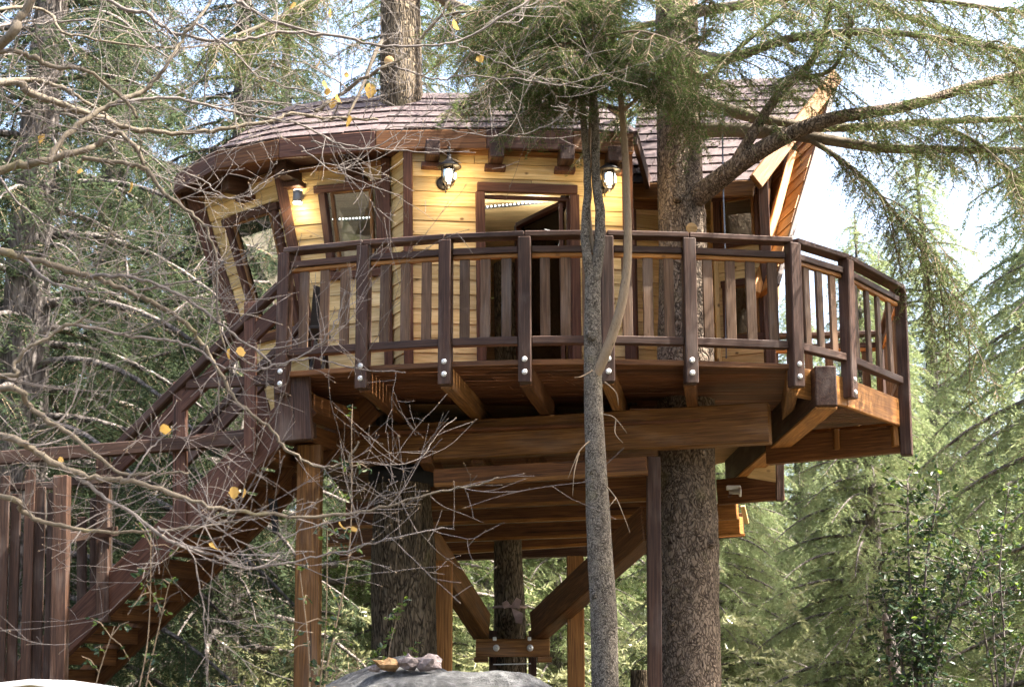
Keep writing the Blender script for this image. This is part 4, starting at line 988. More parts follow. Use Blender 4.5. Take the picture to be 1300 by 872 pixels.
def limb(tree, px, r0, r1, mat='limb_bark', sides=9, wig=0.0):
    pts = smooth_line([P(*q) for q in px], 5); n = len(pts); tb = Tubes()
    if wig:
        for i in range(1, n-1): pts[i] = pts[i]+Vector(rng.normal(size=3)*wig)
    tb.add(pts, [lerp(r0, r1, (i/(n-1))**0.8) for i in range(n)], sides); tb.build('limb', mat, tree)
    return np.array([tuple(q) for q in pts])
LR = []
LR.append(limb(RT, [(868, 262, 13.95), (900, 238, 13.75), (945, 204, 13.5), (1000, 172, 13.3), (1060, 150, 13.2), (1150, 135, 13.2), (1250, 105, 13.3), (1340, 85, 13.4)], 0.115, 0.03, 'pine_bark', 12))
LR.append(limb(RT, [(932, 212, 13.55), (950, 180, 13.45), (985, 125, 13.4), (1025, 85, 13.3), (1045, 45, 13.2), (1060, -20, 13.1)], 0.065, 0.02, 'pine_bark'))
LR.append(limb(RT, [(868, 170, 14.0), (910, 165, 13.8), (980, 168, 13.6), (1040, 176, 13.5), (1120, 188, 13.5), (1200, 190, 13.6), (1330, 192, 13.8)], 0.085, 0.03, 'limb_bark'))
LR.append(limb(RT, [(868, 120, 14.0), (925, 140, 13.9), (1000, 158, 13.8), (1080, 162, 13.8), (1180, 155, 13.8), (1320, 150, 13.9)], 0.075, 0.025, 'limb_bark'))
LR.append(limb(RT, [(1030, 178, 13.5), (1070, 205, 13.4), (1110, 240, 13.3), (1150, 290, 13.3), (1190, 350, 13.3), (1230, 430, 13.3)], 0.03, 0.006, 'limb_bark'))
LR.append(limb(RT, [(985, 120, 13.4), (1010, 100, 13.2), (1050, 92, 13.0), (1075, 60, 12.9), (1085, 10, 12.8)], 0.03, 0.01, 'limb_bark'))
LR.append(limb(RT, [(861, 60, 14.05), (920, 75, 13.6), (1000, 50, 13.0), (1100, 40, 12.6), (1200, 50, 12.4), (1320, 70, 12.3)], 0.06, 0.015, 'limb_bark'))
LR.append(limb(RT, [(860, 20, 14.05), (950, 5, 13.6), (1060, -10, 13.0), (1180, 0, 12.6), (1320, 20, 12.4)], 0.06, 0.015, 'limb_bark'))
LR.append(limb(RT, [(860, -30, 14.05), (900, -60, 14.4), (1000, -40, 15.0), (1120, 10, 15.6), (1250, 60, 16.0), (1340, 110, 16.2)], 0.06, 0.015, 'limb_bark'))
LR.append(limb(RT, [(1180, 158, 13.8), (1230, 175, 13.5), (1280, 215, 13.3), (1320, 260, 13.2)], 0.025, 0.006, 'limb_bark'))
LR.append(limb(RT, [(861, 70, 14.0), (820, 60, 13.5), (760, 30, 13.1), (690, 20, 12.9), (620, 30, 12.8)], 0.05, 0.012, 'limb_bark'))
LR.append(limb(RT, [(861, 110, 14.0), (900, 95, 13.5), (940, 60, 13.1), (990, 20, 12.9)], 0.04, 0.012, 'limb_bark'))
LR.append(limb(RT, [(861, 40, 14.1), (830, 30, 14.7), (760, 50, 15.3), (680, 70, 15.8), (600, 90, 16.2)], 0.05, 0.012, 'limb_bark'))
LR.append(limb(RT, [(858, -60, 14.1), (800, -40, 13.4), (720, -20, 13.0), (640, 5, 12.8), (560, 20, 12.7)], 0.05, 0.012, 'limb_bark'))
LR.append(limb(RT, [(862, 120, 13.9), (850, 110, 13.55), (830, 105, 13.3), (800, 110, 13.1)], 0.03, 0.008, 'limb_bark'))
N, Wd = [], []
def foliate(line, step, lmin, lmax, nstep, nl, nw, start=0.2, droop=-0.3, k=3, sub=1.6, spread=0.9, flat=0.5, dr=0.25):
    O, D, L = side_twigs(line, rng, step, lmin, lmax, droop, spread, start=start)
    if len(O) == 0: return
    N.append(needles(O, D, L, dr, nstep, nl, nw, rng, k, flat)); Wd.append(ribbons(O, D, L, dr, 0.0045, rng))
    m = rng.integers(0, len(O), int(len(O)*sub)); tt = rng.uniform(0.2, 0.95, len(m))
    O2 = O[m]+D[m]*(L[m]*tt)[:, None]; O2[:, 2] -= L[m]*dr*tt*tt
    D2 = unit(D[m]*0.8+rng.normal(size=O2.shape)*0.5+np.array([0, 0, droop])); L2 = L[m]*rng.uniform(0.3, 0.65, len(m))
    N.append(needles(O2, D2, L2, dr, nstep, nl, nw, rng, k, flat)); Wd.append(ribbons(O2, D2, L2, dr, 0.003, rng))
def branchlets(tree, line, bstep, bmin, bmax, bstart, rad=0.008, mat='limb_bark', bdroop=0.5, **kw):
    O, D, L = side_twigs(line, rng, bstep, bmin, bmax, -0.05, 0.9, start=bstart); tb = Tubes(); t_ = np.linspace(0, 1, 6)
    for o, d, l in zip(O, D, L):
        ln = o[None]+d[None]*(l*t_)[:, None]; ln[:, 2] -= l*bdroop*t_*t_; ln += rng.normal(size=ln.shape)*0.012*t_[:, None]
        tb.add([Vector(q) for q in ln], [rad*(1-.75*x) for x in t_], 4, False); foliate(ln, **kw)
    tb.build('branchlets', mat, tree, 'stuff')
for i, l in enumerate(LR):
    bs = (0.45, 0.4, 0.5, 0.45, 0.1, 0.3, 0.2, 0.15, 0.15, 0.1, 0.2, 0.2, 0.2, 0.15, 0.2)[i]
    branchlets(RT, l, 0.26, 0.45, 1.25, bs, step=0.055, lmin=0.12, lmax=0.34, nstep=0.026, nl=0.032, nw=0.0065, start=0.12, droop=-0.25, dr=0.35, sub=1.0)
for i, l in enumerate(LR):
    st_ = (0.42, 0.3, 0.42, 0.38, 0.05, 0.25, 0.12, 0.1, 0.1, 0.1, 0.12, 0.12, 0.12, 0.1, 0.1)[i]
    foliate(l, 0.05 if i not in (2, 3) else 0.07, 0.2, 0.55, 0.024, 0.030, 0.0055, start=st_, droop=-0.15, dr=0.3)
soup('crown', np.concatenate(N), 'cedar_needles', RT); soup('twigs', np.concatenate(Wd), 'stem_bark', RT); nR = sum(len(a) for a in N)
# --- left rugged tree through the roof
LT = thing('pine_tree', (PX(514, 14.6, 1.2), 14.6, 1.1), 'rugged dark trunk with deep furrows standing behind the boulder and piercing the roof', 'tree')
tl = [Vector((PX(514, 14.65, 0.6), 14.65, 0.3)), P(513, 800, 14.65), P(513, 700, 14.62), P(511, 620, 14.6), P(511, 480, 14.5), P(510, 320, 14.35), P(510, 150, 14.2), P(509, 60, 14.2), P(508, -60, 14.25), P(506, -300, 14.3), P(504, -700, 14.4)]
trunk_mesh('trunk', tl, [0.32, 0.29, 0.285, 0.265, 0.245, 0.225, 0.21, 0.20, 0.19, 0.15, 0.05], 'old_bark', LT, rough=0.09)
lathe('collar_ring', [(0.27, -0.08), (0.315, -0.075), (0.32, 0.075), (0.27, 0.08)], 'black_cloth', plat, Matrix.Translation(P(511, 605, 14.6)), 32)
lathe('cut_knot', [(0.05, -0.05), (0.048, 0.012), (0.043, 0.016), (0.001, 0.018)], 'cut_wood', LT, axisM(P(494, 78, 14.0), (-0.2, -1, 0)), 14)
N, Wd = [], []
LL = [limb(LT, [(515, 178, 14.25), (560, 158, 13.9), (600, 125, 13.7), (650, 105, 13.5), (720, 80, 13.3)], 0.055, 0.015, 'pine_bark'),
      limb(LT, [(500, 40, 14.2), (480, 60, 14.0), (460, 110, 13.9), (440, 150, 13.8)], 0.03, 0.01), limb(LT, [(508, -40, 14.2), (420, -10, 13.8), (340, 30, 13.5), (260, 60, 13.2)], 0.05, 0.012),
      limb(LT, [(508, -20, 14.2), (590, 10, 14.0), (660, 40, 13.9), (740, 60, 13.9)], 0.05, 0.012), limb(LT, [(508, -60, 14.2), (560, 0, 15.2), (620, 60, 15.8), (660, 110, 16.2)], 0.05, 0.012),
      limb(LT, [(506, -80, 14.3), (450, -40, 15.4), (380, 20, 16.2), (300, 90, 16.8)], 0.05, 0.012)]
for i, l in enumerate(LL):
    if i != 1:
        foliate(l, 0.06, 0.2, 0.55, 0.026, 0.034, 0.006, start=0.35, droop=-0.15)
        branchlets(LT, l, 0.3, 0.45, 1.1, 0.4, step=0.06, lmin=0.12, lmax=0.34, nstep=0.028, nl=0.034, nw=0.0065, start=0.12, droop=-0.25, dr=0.35, sub=1.0)
soup('crown', np.concatenate(N), 'cedar_needles', LT); soup('twigs', np.concatenate(Wd), 'stem_bark', LT)
# --- slim rear trunk
BT = thing('pine_tree', (TRX.x, 17.6, 1.1), 'slim rear trunk held by the collar where the braces meet', 'tree')
trunk_mesh('trunk', [Vector((TRX.x+0.02, 17.6, 0.4)), P(648, 820, 17.6), P(647, 760, 17.6), P(645, 700, 17.6), P(643, 500, 17.6), P(640, 200, 17.6), P(640, -300, 17.6)], [0.20, 0.175, 0.165, 0.155, 0.14, 0.12, 0.05], 'old_bark', BT, 28)
N, Wd = [], []
for az in range(14):
    g_ = az*2.4; h = P(640, 60-az*16, 17.6); t_ = np.linspace(0, 1, 7)
    line = np.stack([h.x+np.cos(g_)*1.9*t_, h.y+np.sin(g_)*1.9*t_, h.z+0.3*t_-0.7*t_*t_], 1); tb = Tubes(); tb.add([Vector(q) for q in line], [0.025*(1-x*.8) for x in t_], 5); tb.build('limb', 'limb_bark', BT)
    foliate(line, 0.07, 0.2, 0.5, 0.03, 0.042, 0.008, start=0.15, droop=-0.2)
soup('crown', np.concatenate(N), 'cedar_needles', BT)
# --- sapling with several stems in front of the railing
SP_ = thing('young_yew_tree', (PX(770, 11.3, 1.2), 11.3, 1.0), 'young grey tree with several thin stems growing up in front of the railing', 'tree')
YS = 11.3
tr_l = [Vector((PX(769, YS, .8), YS, 0.5)), P(767, 800, YS), P(762, 700, YS), P(757, 600, YS), P(753, 500, YS), P(752, 420, YS), P(752, 350, YS)]
trunk_mesh('trunk', tr_l, [0.105, 0.095, 0.088, 0.078, 0.070, 0.062, 0.055], 'sapling_bark', SP_, 24, 8, 0.10)
def stem(px, r0, r1, mat='stem_bark'):
    return limb(SP_, px, r0, r1, mat, 10, 0.0015)
S1 = stem([(752, 362, YS), (745, 325, YS-0.03), (743, 290, YS), (746, 240, YS), (744, 190, YS), (738, 120, YS), (742, 40, YS), (738, -80, YS)], 0.040, 0.02, 'sapling_bark')
S2 = stem([(753, 362, YS), (760, 320, YS-0.02), (762, 270, YS), (757, 230, YS), (755, 150, YS), (752, 90, YS), (756, 20, YS), (760, -60, YS)], 0.048, 0.02, 'sapling_bark')
S3 = stem([(754, 480, YS-0.02), (772, 440, YS-0.06), (788, 390, YS-0.08), (797, 330, YS-0.06), (796, 270, YS-0.03), (794, 200, YS), (790, 150, YS), (784, 100, YS), (770, 60, YS), (765, 0, YS)], 0.042, 0.018)
S4 = stem([(793, 140, YS), (815, 120, YS-0.1), (850, 90, YS-0.2), (880, 65, YS-0.25), (893, 45, YS-0.25), (895, 5, YS-0.25)], 0.016, 0.006)
S5 = stem([(757, 330, YS), (748, 280, YS+0.04), (748, 200, YS+0.05), (750, 120, YS+0.1)], 0.02, 0.01)
for u, v, r_ in ((765, 690, 0.03), (750, 425, 0.028), (753, 598, 0.022), (757, 755, 0.026), (770, 755, 0.026), (752, 428, 0.02)):
    lathe('knot', [(r_*1.3, -0.03), (r_*1.15, 0.0), (r_*0.8, 0.012), (r_*0.3, 0.006)], 'sapling_bark', SP_, axisM(P(u, v, YS-0.075), (0.1, -1, 0)), 10)
# little dead twigs on the trunk
tb = Tubes()
for px in ([(748, 560, 11.22), (736, 572, 11.1), (727, 592, 11.05), (721, 607, 11.05)], [(735, 575, 11.1), (729, 600, 11.0), (727, 630, 11.0)], [(770, 617, 11.22), (782, 632, 11.1), (790, 650, 11.05), (800, 676, 11.0)], [(782, 632, 11.1), (772, 645, 11.05)], [(766, 526, 11.22), (780, 530, 11.1), (796, 550, 11.05)], [(782, 532, 11.1), (781, 550, 11.05), (791, 562, 11.0)], [(752, 470, 11.2), (738, 478, 11.1), (729, 479, 11.0)], [(768, 485, 11.2), (782, 498, 11.1), (785, 515, 11.1)]):
    pts = smooth_line([P(*q) for q in px], 4); tb.add(pts, [0.006*(1-0.75*i/len(pts)) for i in range(len(pts))], 5)
tb.build('dead_twigs', 'stem_bark', SP_, 'stuff')
N, Wd = [], []
yew = [S1[int(len(S1)*0.68):], S2[int(len(S2)*0.68):], S3[int(len(S3)*0.84):], S4[8:]]
for l in yew:
    branchlets(SP_, l, 0.3, 0.35, 0.85, 0.0, 0.006, 'stem_bark', 0.3, step=0.04, lmin=0.1, lmax=0.28, nstep=0.02, nl=0.024, nw=0.005, start=0.1, droop=-0.25, dr=0.4, sub=1.2)
    foliate(l, 0.06, 0.2, 0.45, 0.018, 0.022, 0.0045, start=0.0, droop=-0.2, dr=0.4, sub=1.2, spread=1.2)
for px in ([(742, 150, YS), (700, 115, 11.1), (660, 105, 11.0), (640, 115, 10.9)], [(740, 120, YS), (690, 80, 11.2), (640, 60, 11.1), (600, 60, 11.0)], [(740, 60, YS), (680, 20, 11.2), (620, -10, 11.1)], [(756, 90, YS), (800, 60, 11.2), (850, 30, 11.1), (900, 0, 11.0)],
           [(788, 110, YS), (820, 105, 11.2), (850, 125, 11.1), (875, 160, 11.1)], [(752, 80, YS), (720, 75, 10.8), (690, 85, 10.5)], [(770, 60, YS), (820, 90, 11.0), (860, 110, 10.9), (900, 130, 10.8)], [(756, 20, YS), (720, 0, 10.7), (680, 30, 10.5)], [(742, 40, YS), (770, 10, 11.7), (830, -20, 12.0)],
           [(742, 100, YS), (720, 105, 11.6), (690, 120, 11.8)], [(752, 90, YS), (780, 85, 10.9), (800, 100, 10.8)]):
    l = limb(SP_, px, 0.014, 0.004, 'stem_bark', 6); branchlets(SP_, l, 0.2, 0.25, 0.6, 0.1, 0.005, 'stem_bark', 0.4, step=0.04, lmin=0.1, lmax=0.26, nstep=0.02, nl=0.024, nw=0.005, start=0.1, droop=-0.25, dr=0.4, sub=1.2); foliate(l, 0.028, 0.18, 0.45, 0.016, 0.022, 0.0045, start=0.1, droop=-0.25, dr=0.4, sub=1.8, spread=1.1)
for px in ([(742, 110, YS), (700, 100, 11.0), (650, 95, 10.8), (600, 110, 10.7)], [(740, 90, YS), (700, 50, 11.5), (640, 30, 11.7), (580, 40, 11.8)], [(742, 130, YS), (715, 128, 11.2), (680, 135, 11.0), (655, 150, 10.9)], [(756, 60, YS), (800, 40, 10.8), (850, 50, 10.5), (890, 70, 10.4)], [(755, 100, YS), (790, 75, 11.6), (840, 70, 11.9)], [(738, -20, YS), (690, -10, 11.0), (620, 10, 10.9), (570, 30, 10.8)], [(740, 60, YS), (720, 70, 10.8), (690, 60, 10.4)]):
    l = limb(SP_, px, 0.013, 0.004, 'stem_bark', 6); branchlets(SP_, l, 0.17, 0.25, 0.6, 0.1, 0.005, 'stem_bark', 0.45, step=0.04, lmin=0.1, lmax=0.26, nstep=0.02, nl=0.024, nw=0.005, start=0.1, droop=-0.25, dr=0.4, sub=1.2)
soup('crown', np.concatenate(N), 'yew_needles', SP_); soup('twigs', np.concatenate(Wd), 'stem_bark', SP_); nS = sum(len(a) for a in N)
print('near foliage', nR, nS, round(_t.time()-_T0, 1))

# ------------------------------------------------ bare tree reaching in from the left
BR = thing('bare_tree', (-4.6, 8.2, 0.4), 'leafless grey tree reaching its tangled branches across the stairs and cabin eaves', 'tree')
rt = random.Random(5)
trunk_mesh('trunk', [Vector((-4.7, 8.2, -0.2)), Vector((-4.6, 8.2, 1.5)), Vector((-4.4, 8.25, 3.0)), Vector((-4.2, 8.3, 4.6)), Vector((-4.0, 8.3, 6.2)), Vector((-3.9, 8.3, 8.0))], [0.20, 0.17, 0.15, 0.12, 0.09, 0.04], 'limb_bark', BR, 16)
LIMBS = [  # pixel polylines with distance, start and end radius
 ([(-190, 300, 8.2), (0, 217, 8.3), (31, 210, 8.3), (62, 203, 8.3), (102, 193, 8.35), (130, 180, 8.4), (149, 169, 8.4), (173, 189, 8.4), (190, 225, 8.45)], .052, .018),
 ([(62, 201, 8.3), (87, 170, 8.4), (124, 142, 8.5), (155, 127, 8.55), (186, 111, 8.6), (211, 84, 8.6), (229, 53, 8.7), (248, 28, 8.7), (269, 0, 8.8), (290, -40, 8.8)], .036, .014),
 ([(105, 201, 8.35), (149, 206, 8.3), (183, 214, 8.3), (198, 232, 8.3), (214, 250, 8.3), (248, 275, 8.3), (263, 293, 8.3), (275, 330, 8.3), (276, 395, 8.3), (286, 440, 8.3)], .026, .010),
 ([(-200, 140, 8.2), (0, 105, 8.8), (40, 118, 8.9), (80, 133, 9.0), (124, 149, 9.1), (167, 164, 9.2), (217, 170, 9.3), (279, 164, 9.4), (340, 155, 9.5), (372, 145, 9.6), (420, 150, 9.7), (480, 152, 9.8)], .048, .014),
 ([(-190, 80, 8.3), (0, 65, 8.0), (40, 74, 8.0), (68, 85, 8.0), (111, 90, 8.0), (155, 124, 8.1), (175, 150, 8.1)], .032, .014),
 ([(-180, 120, 8.3), (19, 102, 9.3), (62, 107, 9.4), (93, 119, 9.4), (118, 136, 9.5), (160, 165, 9.5)], .034, .016),
 ([(-190, 180, 8.3), (0, 56, 7.6), (19, 28, 7.6), (40, 0, 7.6), (60, -40, 7.6)], .05, .035),
 ([(100, -30, 8.8), (155, 11, 8.8), (186, 17, 8.8), (217, 40, 8.8), (269, 51, 8.8), (310, 51, 8.8), (353, 43, 8.9), (420, 45, 9.0), (480, 58, 9.0), (540, 58, 9.0), (590, 50, 9.1), (640, 20, 9.1), (680, -5, 9.2)], .022, .012),
 ([(150, 130, 8.5), (210, 124, 8.6), (263, 133, 8.7), (310, 145, 8.8), (372, 155, 8.9), (400, 168, 9.0), (440, 185, 9.0), (500, 190, 9.1), (545, 195, 9.1)], .020, .007),
 ([(-190, 280, 8.2), (0, 320, 8.0), (31, 327, 8.0), (77, 340, 8.0), (124, 355, 8.0), (161, 369, 8.0), (186, 380, 8.0), (235, 409, 8.05), (257, 436, 8.1), (279, 473, 8.1), (306, 515, 8.1), (345, 545, 8.1), (365, 572, 8.1), (405, 592, 8.1), (440, 585, 8.1), (455, 560, 8.1)], .038, .009),
 ([(110, 350, 8.0), (161, 351, 7.9), (198, 361, 7.9), (235, 380, 7.9), (269, 402, 7.9), (303, 430, 7.9), (340, 457, 7.9), (356, 464, 7.9), (400, 440, 7.9), (425, 410, 7.9), (438, 370, 7.9)], .020, .006),
 ([(31, 327, 8.0), (60, 355, 7.8), (110, 370, 7.8), (155, 374, 7.8)], .018, .008),
 ([(-190, 420, 8.2), (0, 476, 7.6), (19, 460, 7.6), (46, 436, 7.6), (93, 411, 7.6), (124, 386, 7.6), (140, 370, 7.6)], .030, .006),
 ([(93, 411, 7.6), (155, 425, 7.7), (217, 433, 7.7), (248, 442, 7.7), (279, 464, 7.7), (325, 470, 7.7), (356, 462, 7.7), (400, 455, 7.7), (450, 468, 7.7), (515, 473, 7.7)], .017, .005),
 ([(180, 369, 8.0), (217, 361, 7.9), (263, 352, 7.9), (285, 332, 7.9), (328, 309, 7.9)], .014, .004),
 ([(-200, 500, 8.2), (0, 490, 7.4), (36, 516, 7.4), (90, 552, 7.4), (126, 583, 7.4), (157, 601, 7.4), (200, 600, 7.4), (240, 600, 7.4)], .036, .008),
 ([(-200, 540, 8.2), (0, 554, 7.3), (45, 574, 7.3), (90, 597, 7.3), (135, 608, 7.3), (166, 610, 7.3), (225, 628, 7.3), (292, 648, 7.3), (400, 655, 7.35), (470, 648, 7.4), (540, 628, 7.4), (600, 617, 7.4), (633, 606, 7.4)], .034, .006),
 ([(-200, 600, 8.2), (0, 630, 7.6), (27, 648, 7.6), (63, 664, 7.6), (112, 673, 7.6), (180, 675, 7.6), (243, 669, 7.6), (290, 662, 7.6), (340, 650, 7.6)], .030, .007),
 ([(98, 605, 7.3), (135, 632, 7.3), (189, 668, 7.3), (225, 691, 7.3), (270, 704, 7.3), (315, 722, 7.3), (375, 712, 7.3), (430, 700, 7.3), (500, 682, 7.3), (560, 670, 7.35), (577, 672, 7.35)], .018, .005),
 ([(160, 610, 7.3), (180, 585, 7.3), (200, 560, 7.4), (230, 540, 7.4)], .012, .004),
 ([(400, 142, 9.6), (430, 122, 9.6), (475, 92, 9.5), (510, 75, 9.5), (530, 52, 9.5), (560, 20, 9.5), (580, -20, 9.5)], .026, .014),
 ([(500, 85, 9.5), (530, 95, 9.5), (560, 102, 9.5), (590, 95, 9.4), (660, 102, 9.4), (710, 108, 9.4), (745, 100, 9.4), (768, 90, 9.4)], .012, .005),
 ([(580, 55, 9.1), (610, 70, 9.2), (650, 85, 9.2), (700, 105, 9.3)], .010, .004),
 ([(300, 0, 9.0), (330, 20, 9.0), (372, 35, 9.0), (420, 45, 9.0)], .022, .016),
 ([(248, 28, 8.7), (290, 60, 8.7), (320, 90, 8.8), (350, 105, 8.8), (400, 120, 8.9), (430, 130, 8.9), (460, 120, 8.9)], .013, .004),
 ([(-160, 30, 8.3), (40, 10, 9.6), (80, 40, 9.6), (120, 50, 9.6), (200, 60, 9.7), (290, 55, 9.8), (350, 20, 9.9)], .024, .008),
 ([(-160, 60, 8.3), (20, 30, 9.8), (70, 28, 9.8), (130, 26, 9.8), (180, 40, 9.9), (260, 30, 9.9)], .02, .007),
 ([(20, 145, 9.0), (60, 140, 9.0), (110, 155, 9.0), (140, 185, 9.0), (170, 210, 9.0), (230, 235, 9.0), (290, 250, 9.0), (320, 245, 9.0), (345, 215, 9.0), (352, 205, 9.0)], .012, .004),
 ([(225, 215, 8.6), (260, 230, 8.6), (285, 250, 8.5), (320, 248, 8.5), (345, 225, 8.5)], .009, .004),
 ([(0, 225, 8.6), (25, 260, 8.6), (70, 290, 8.6), (100, 300, 8.6), (130, 310, 8.6), (160, 325, 8.6)], .014, .005),
 ([(380, 185, 9.0), (420, 215, 8.9), (470, 235, 8.8), (510, 250, 8.8)], .009, .003),
 ([(395, 180, 9.0), (450, 190, 9.0), (490, 180, 9.0), (530, 150, 9.0), (580, 130, 9.0), (620, 110, 9.0)], .010, .003),
 ([(470, 165, 9.2), (540, 160, 9.3), (600, 170, 9.3), (650, 172, 9.3), (700, 158, 9.3), (720, 138, 9.3)], .008, .003),
 ([(300, 700, 7.3), (340, 690, 7.3), (390, 670, 7.3), (450, 655, 7.3), (480, 630, 7.3), (505, 610, 7.3)], .007, .003),
 ([(200, 668, 7.3), (240, 700, 7.2), (256, 760, 7.2), (262, 830, 7.2), (265, 872, 7.2)], .008, .004),
]
tw = Tubes(); alll = []; buds = []
for px, r0, r1 in LIMBS:
    pts = smooth_line([P(*q) for q in px], 6); n = len(pts)
    for i in range(1, n-1): pts[i] += Vector((rt.gauss(0, .0045), rt.gauss(0, .006), rt.gauss(0, .0045)))
    r0, r1 = r0*0.56, r1*0.56
    rad = [max(.0024, lerp(r0, r1, (i/(n-1))**0.7))*(1+rt.uniform(-.12, .12)+(0.28 if rt.random() < .10 else 0)) for i in range(n)]
    tb = Tubes(); tb.add(pts, rad, 8); tb.build('limb', 'limb_bark' if r0 > .0125 else 'grey_twig', BR); alll.append((pts, rad))
def grow(p, d, L, r, lev):
    n = max(3, int(L/0.06)); pts = [p.copy()]; d = d.normalized(); cv = Vector((rt.gauss(0, .05), rt.gauss(0, .05), rt.gauss(.035, .06)))
    for i in range(n):
        d = (d+cv+Vector((rt.gauss(0, .07), rt.gauss(0, .07), rt.gauss(0, .07)))).normalized(); pts.append(pts[-1]+d*(L/n))
    tw.add(pts, [max(.0013, r*(1-.7*i/n)) for i in range(n+1)], 4 if r > .004 else 3, False)
    buds.append((pts[-1], d))
    if lev < 3:
        for i in range(1, n):
            if rt.random() < (0.50 if lev == 1 else 0.28):
                dd = (d+Vector((rt.gauss(0, .8), rt.gauss(0, .8), rt.gauss(.15, .6)))).normalized(); grow(pts[i], dd, L*rt.uniform(.25, .6), r*.6, lev+1)
            elif rt.random() < 0.35: buds.append((pts[i], Vector((rt.gauss(0, 1), rt.gauss(0, 1), rt.gauss(0, 1))).normalized()))
for pts, rad in alll:
    n = len(pts)
    for i in range(4, n):
        seg = (pts[i]-pts[i-1]).length; cnt = seg*9.5
        while cnt > 0:
            if rt.random() < min(1, cnt):
                tg = (pts[i]-pts[i-1]).normalized(); dd = tg*0.55+Vector((rt.gauss(0, .55), rt.gauss(0, .55), rt.gauss(0.12, .55)))
                grow(lerp(pts[i-1], pts[i], rt.random()), dd, rt.uniform(.18, .5)*(1.9 if rt.random() < .3 else 1), min(rad[i]*.6, rt.uniform(.0026, .0050)), 1)
            cnt -= 1
tw.build('twigs', 'grey_twig', BR, 'stuff')
bt = []
for p, d in buds:
    s = Vector((rt.gauss(0, 1), rt.gauss(0, 1), rt.gauss(0, 1))).cross(d).normalized(); s2 = s.cross(d); L = rt.uniform(.006, .013); ww = L*.3
    base = [p+s*ww, p-s*ww*.5+s2*ww*.8, p-s*ww*.5-s2*ww*.8]; tip = p+d*L
    for a, b_ in ((0, 1), (1, 2), (2, 0)): bt.append((base[a], base[b_], tip))
soup('buds', np.array([[tuple(q) for q in t_] for t_ in bt]), 'stem_bark', BR, 'stuff')
def leaf_mesh(name, L, W, mat, curl=0.3, lobes=True):
    n = 7; vs, fs = [], []
    for i in range(n):
        t_ = i/(n-1); wv = W*math.sin(math.pi*min(1, t_*0.92+0.06))**0.8*(1+(0.25 if lobes and i % 2 else 0)); z = -curl*L*t_*t_
        vs += [(-wv/2, L*t_, z+curl*W*0.5), (0, L*t_, z), (wv/2, L*t_, z+curl*W*0.3)]
    for i in range(n-1):
        b = i*3; fs += [(b, b+1, b+4, b+3), (b+1, b+2, b+5, b+4)]
    me = mesh(name, vs, fs, mat, True); return me
dl = [leaf_mesh('dry_leaf', .085, .07, 'dry_leaf', c_) for c_ in (.3, .7, -.4)]
for u, v, Y, s in ((405, 77, 9.3, .8), (412, 103, 9.2, .9), (422, 125, 9.1, 1.1), (440, 92, 9.2, .6), (442, 147, 9.0, 1.2), (470, 107, 9.0, 1.4), (416, 112, 9.2, .8), (428, 120, 9.1, .9), (292, 443, 7.8, .8), (306, 440, 7.8, .9), (208, 538, 7.4, 1.0), (56, 172, 8.6, .8), (270, 688, 7.3, .8), (296, 618, 7.4, .9), (310, 620, 7.4, .7), (576, 26, 9.2, 1.1), (608, 72, 9.2, .9), (420, 12, 9.2, .9), (372, 3, 9.3, 1.0), (165, 232, 8.3, .8), (77, 580, 7.4, .6), (447, 668, 7.4, .6), (432, 662, 7.4, .6), (102, 214, 8.3, .6)):
    M = Matrix.Translation(P(u, v, Y))@Matrix.Rotation(rt.uniform(0, 6.28), 4, 'Z')@Matrix.Rotation(R(-90)+rt.uniform(-.7, .7), 4, 'X')@Matrix.Rotation(rt.uniform(-.8, .8), 4, 'Y')@Matrix.Scale(s*0.72, 4)
    add('dry_leaf', rt.choice(dl), BR, M)
print('bare', len(tw.f), round(_t.time()-_T0, 1))

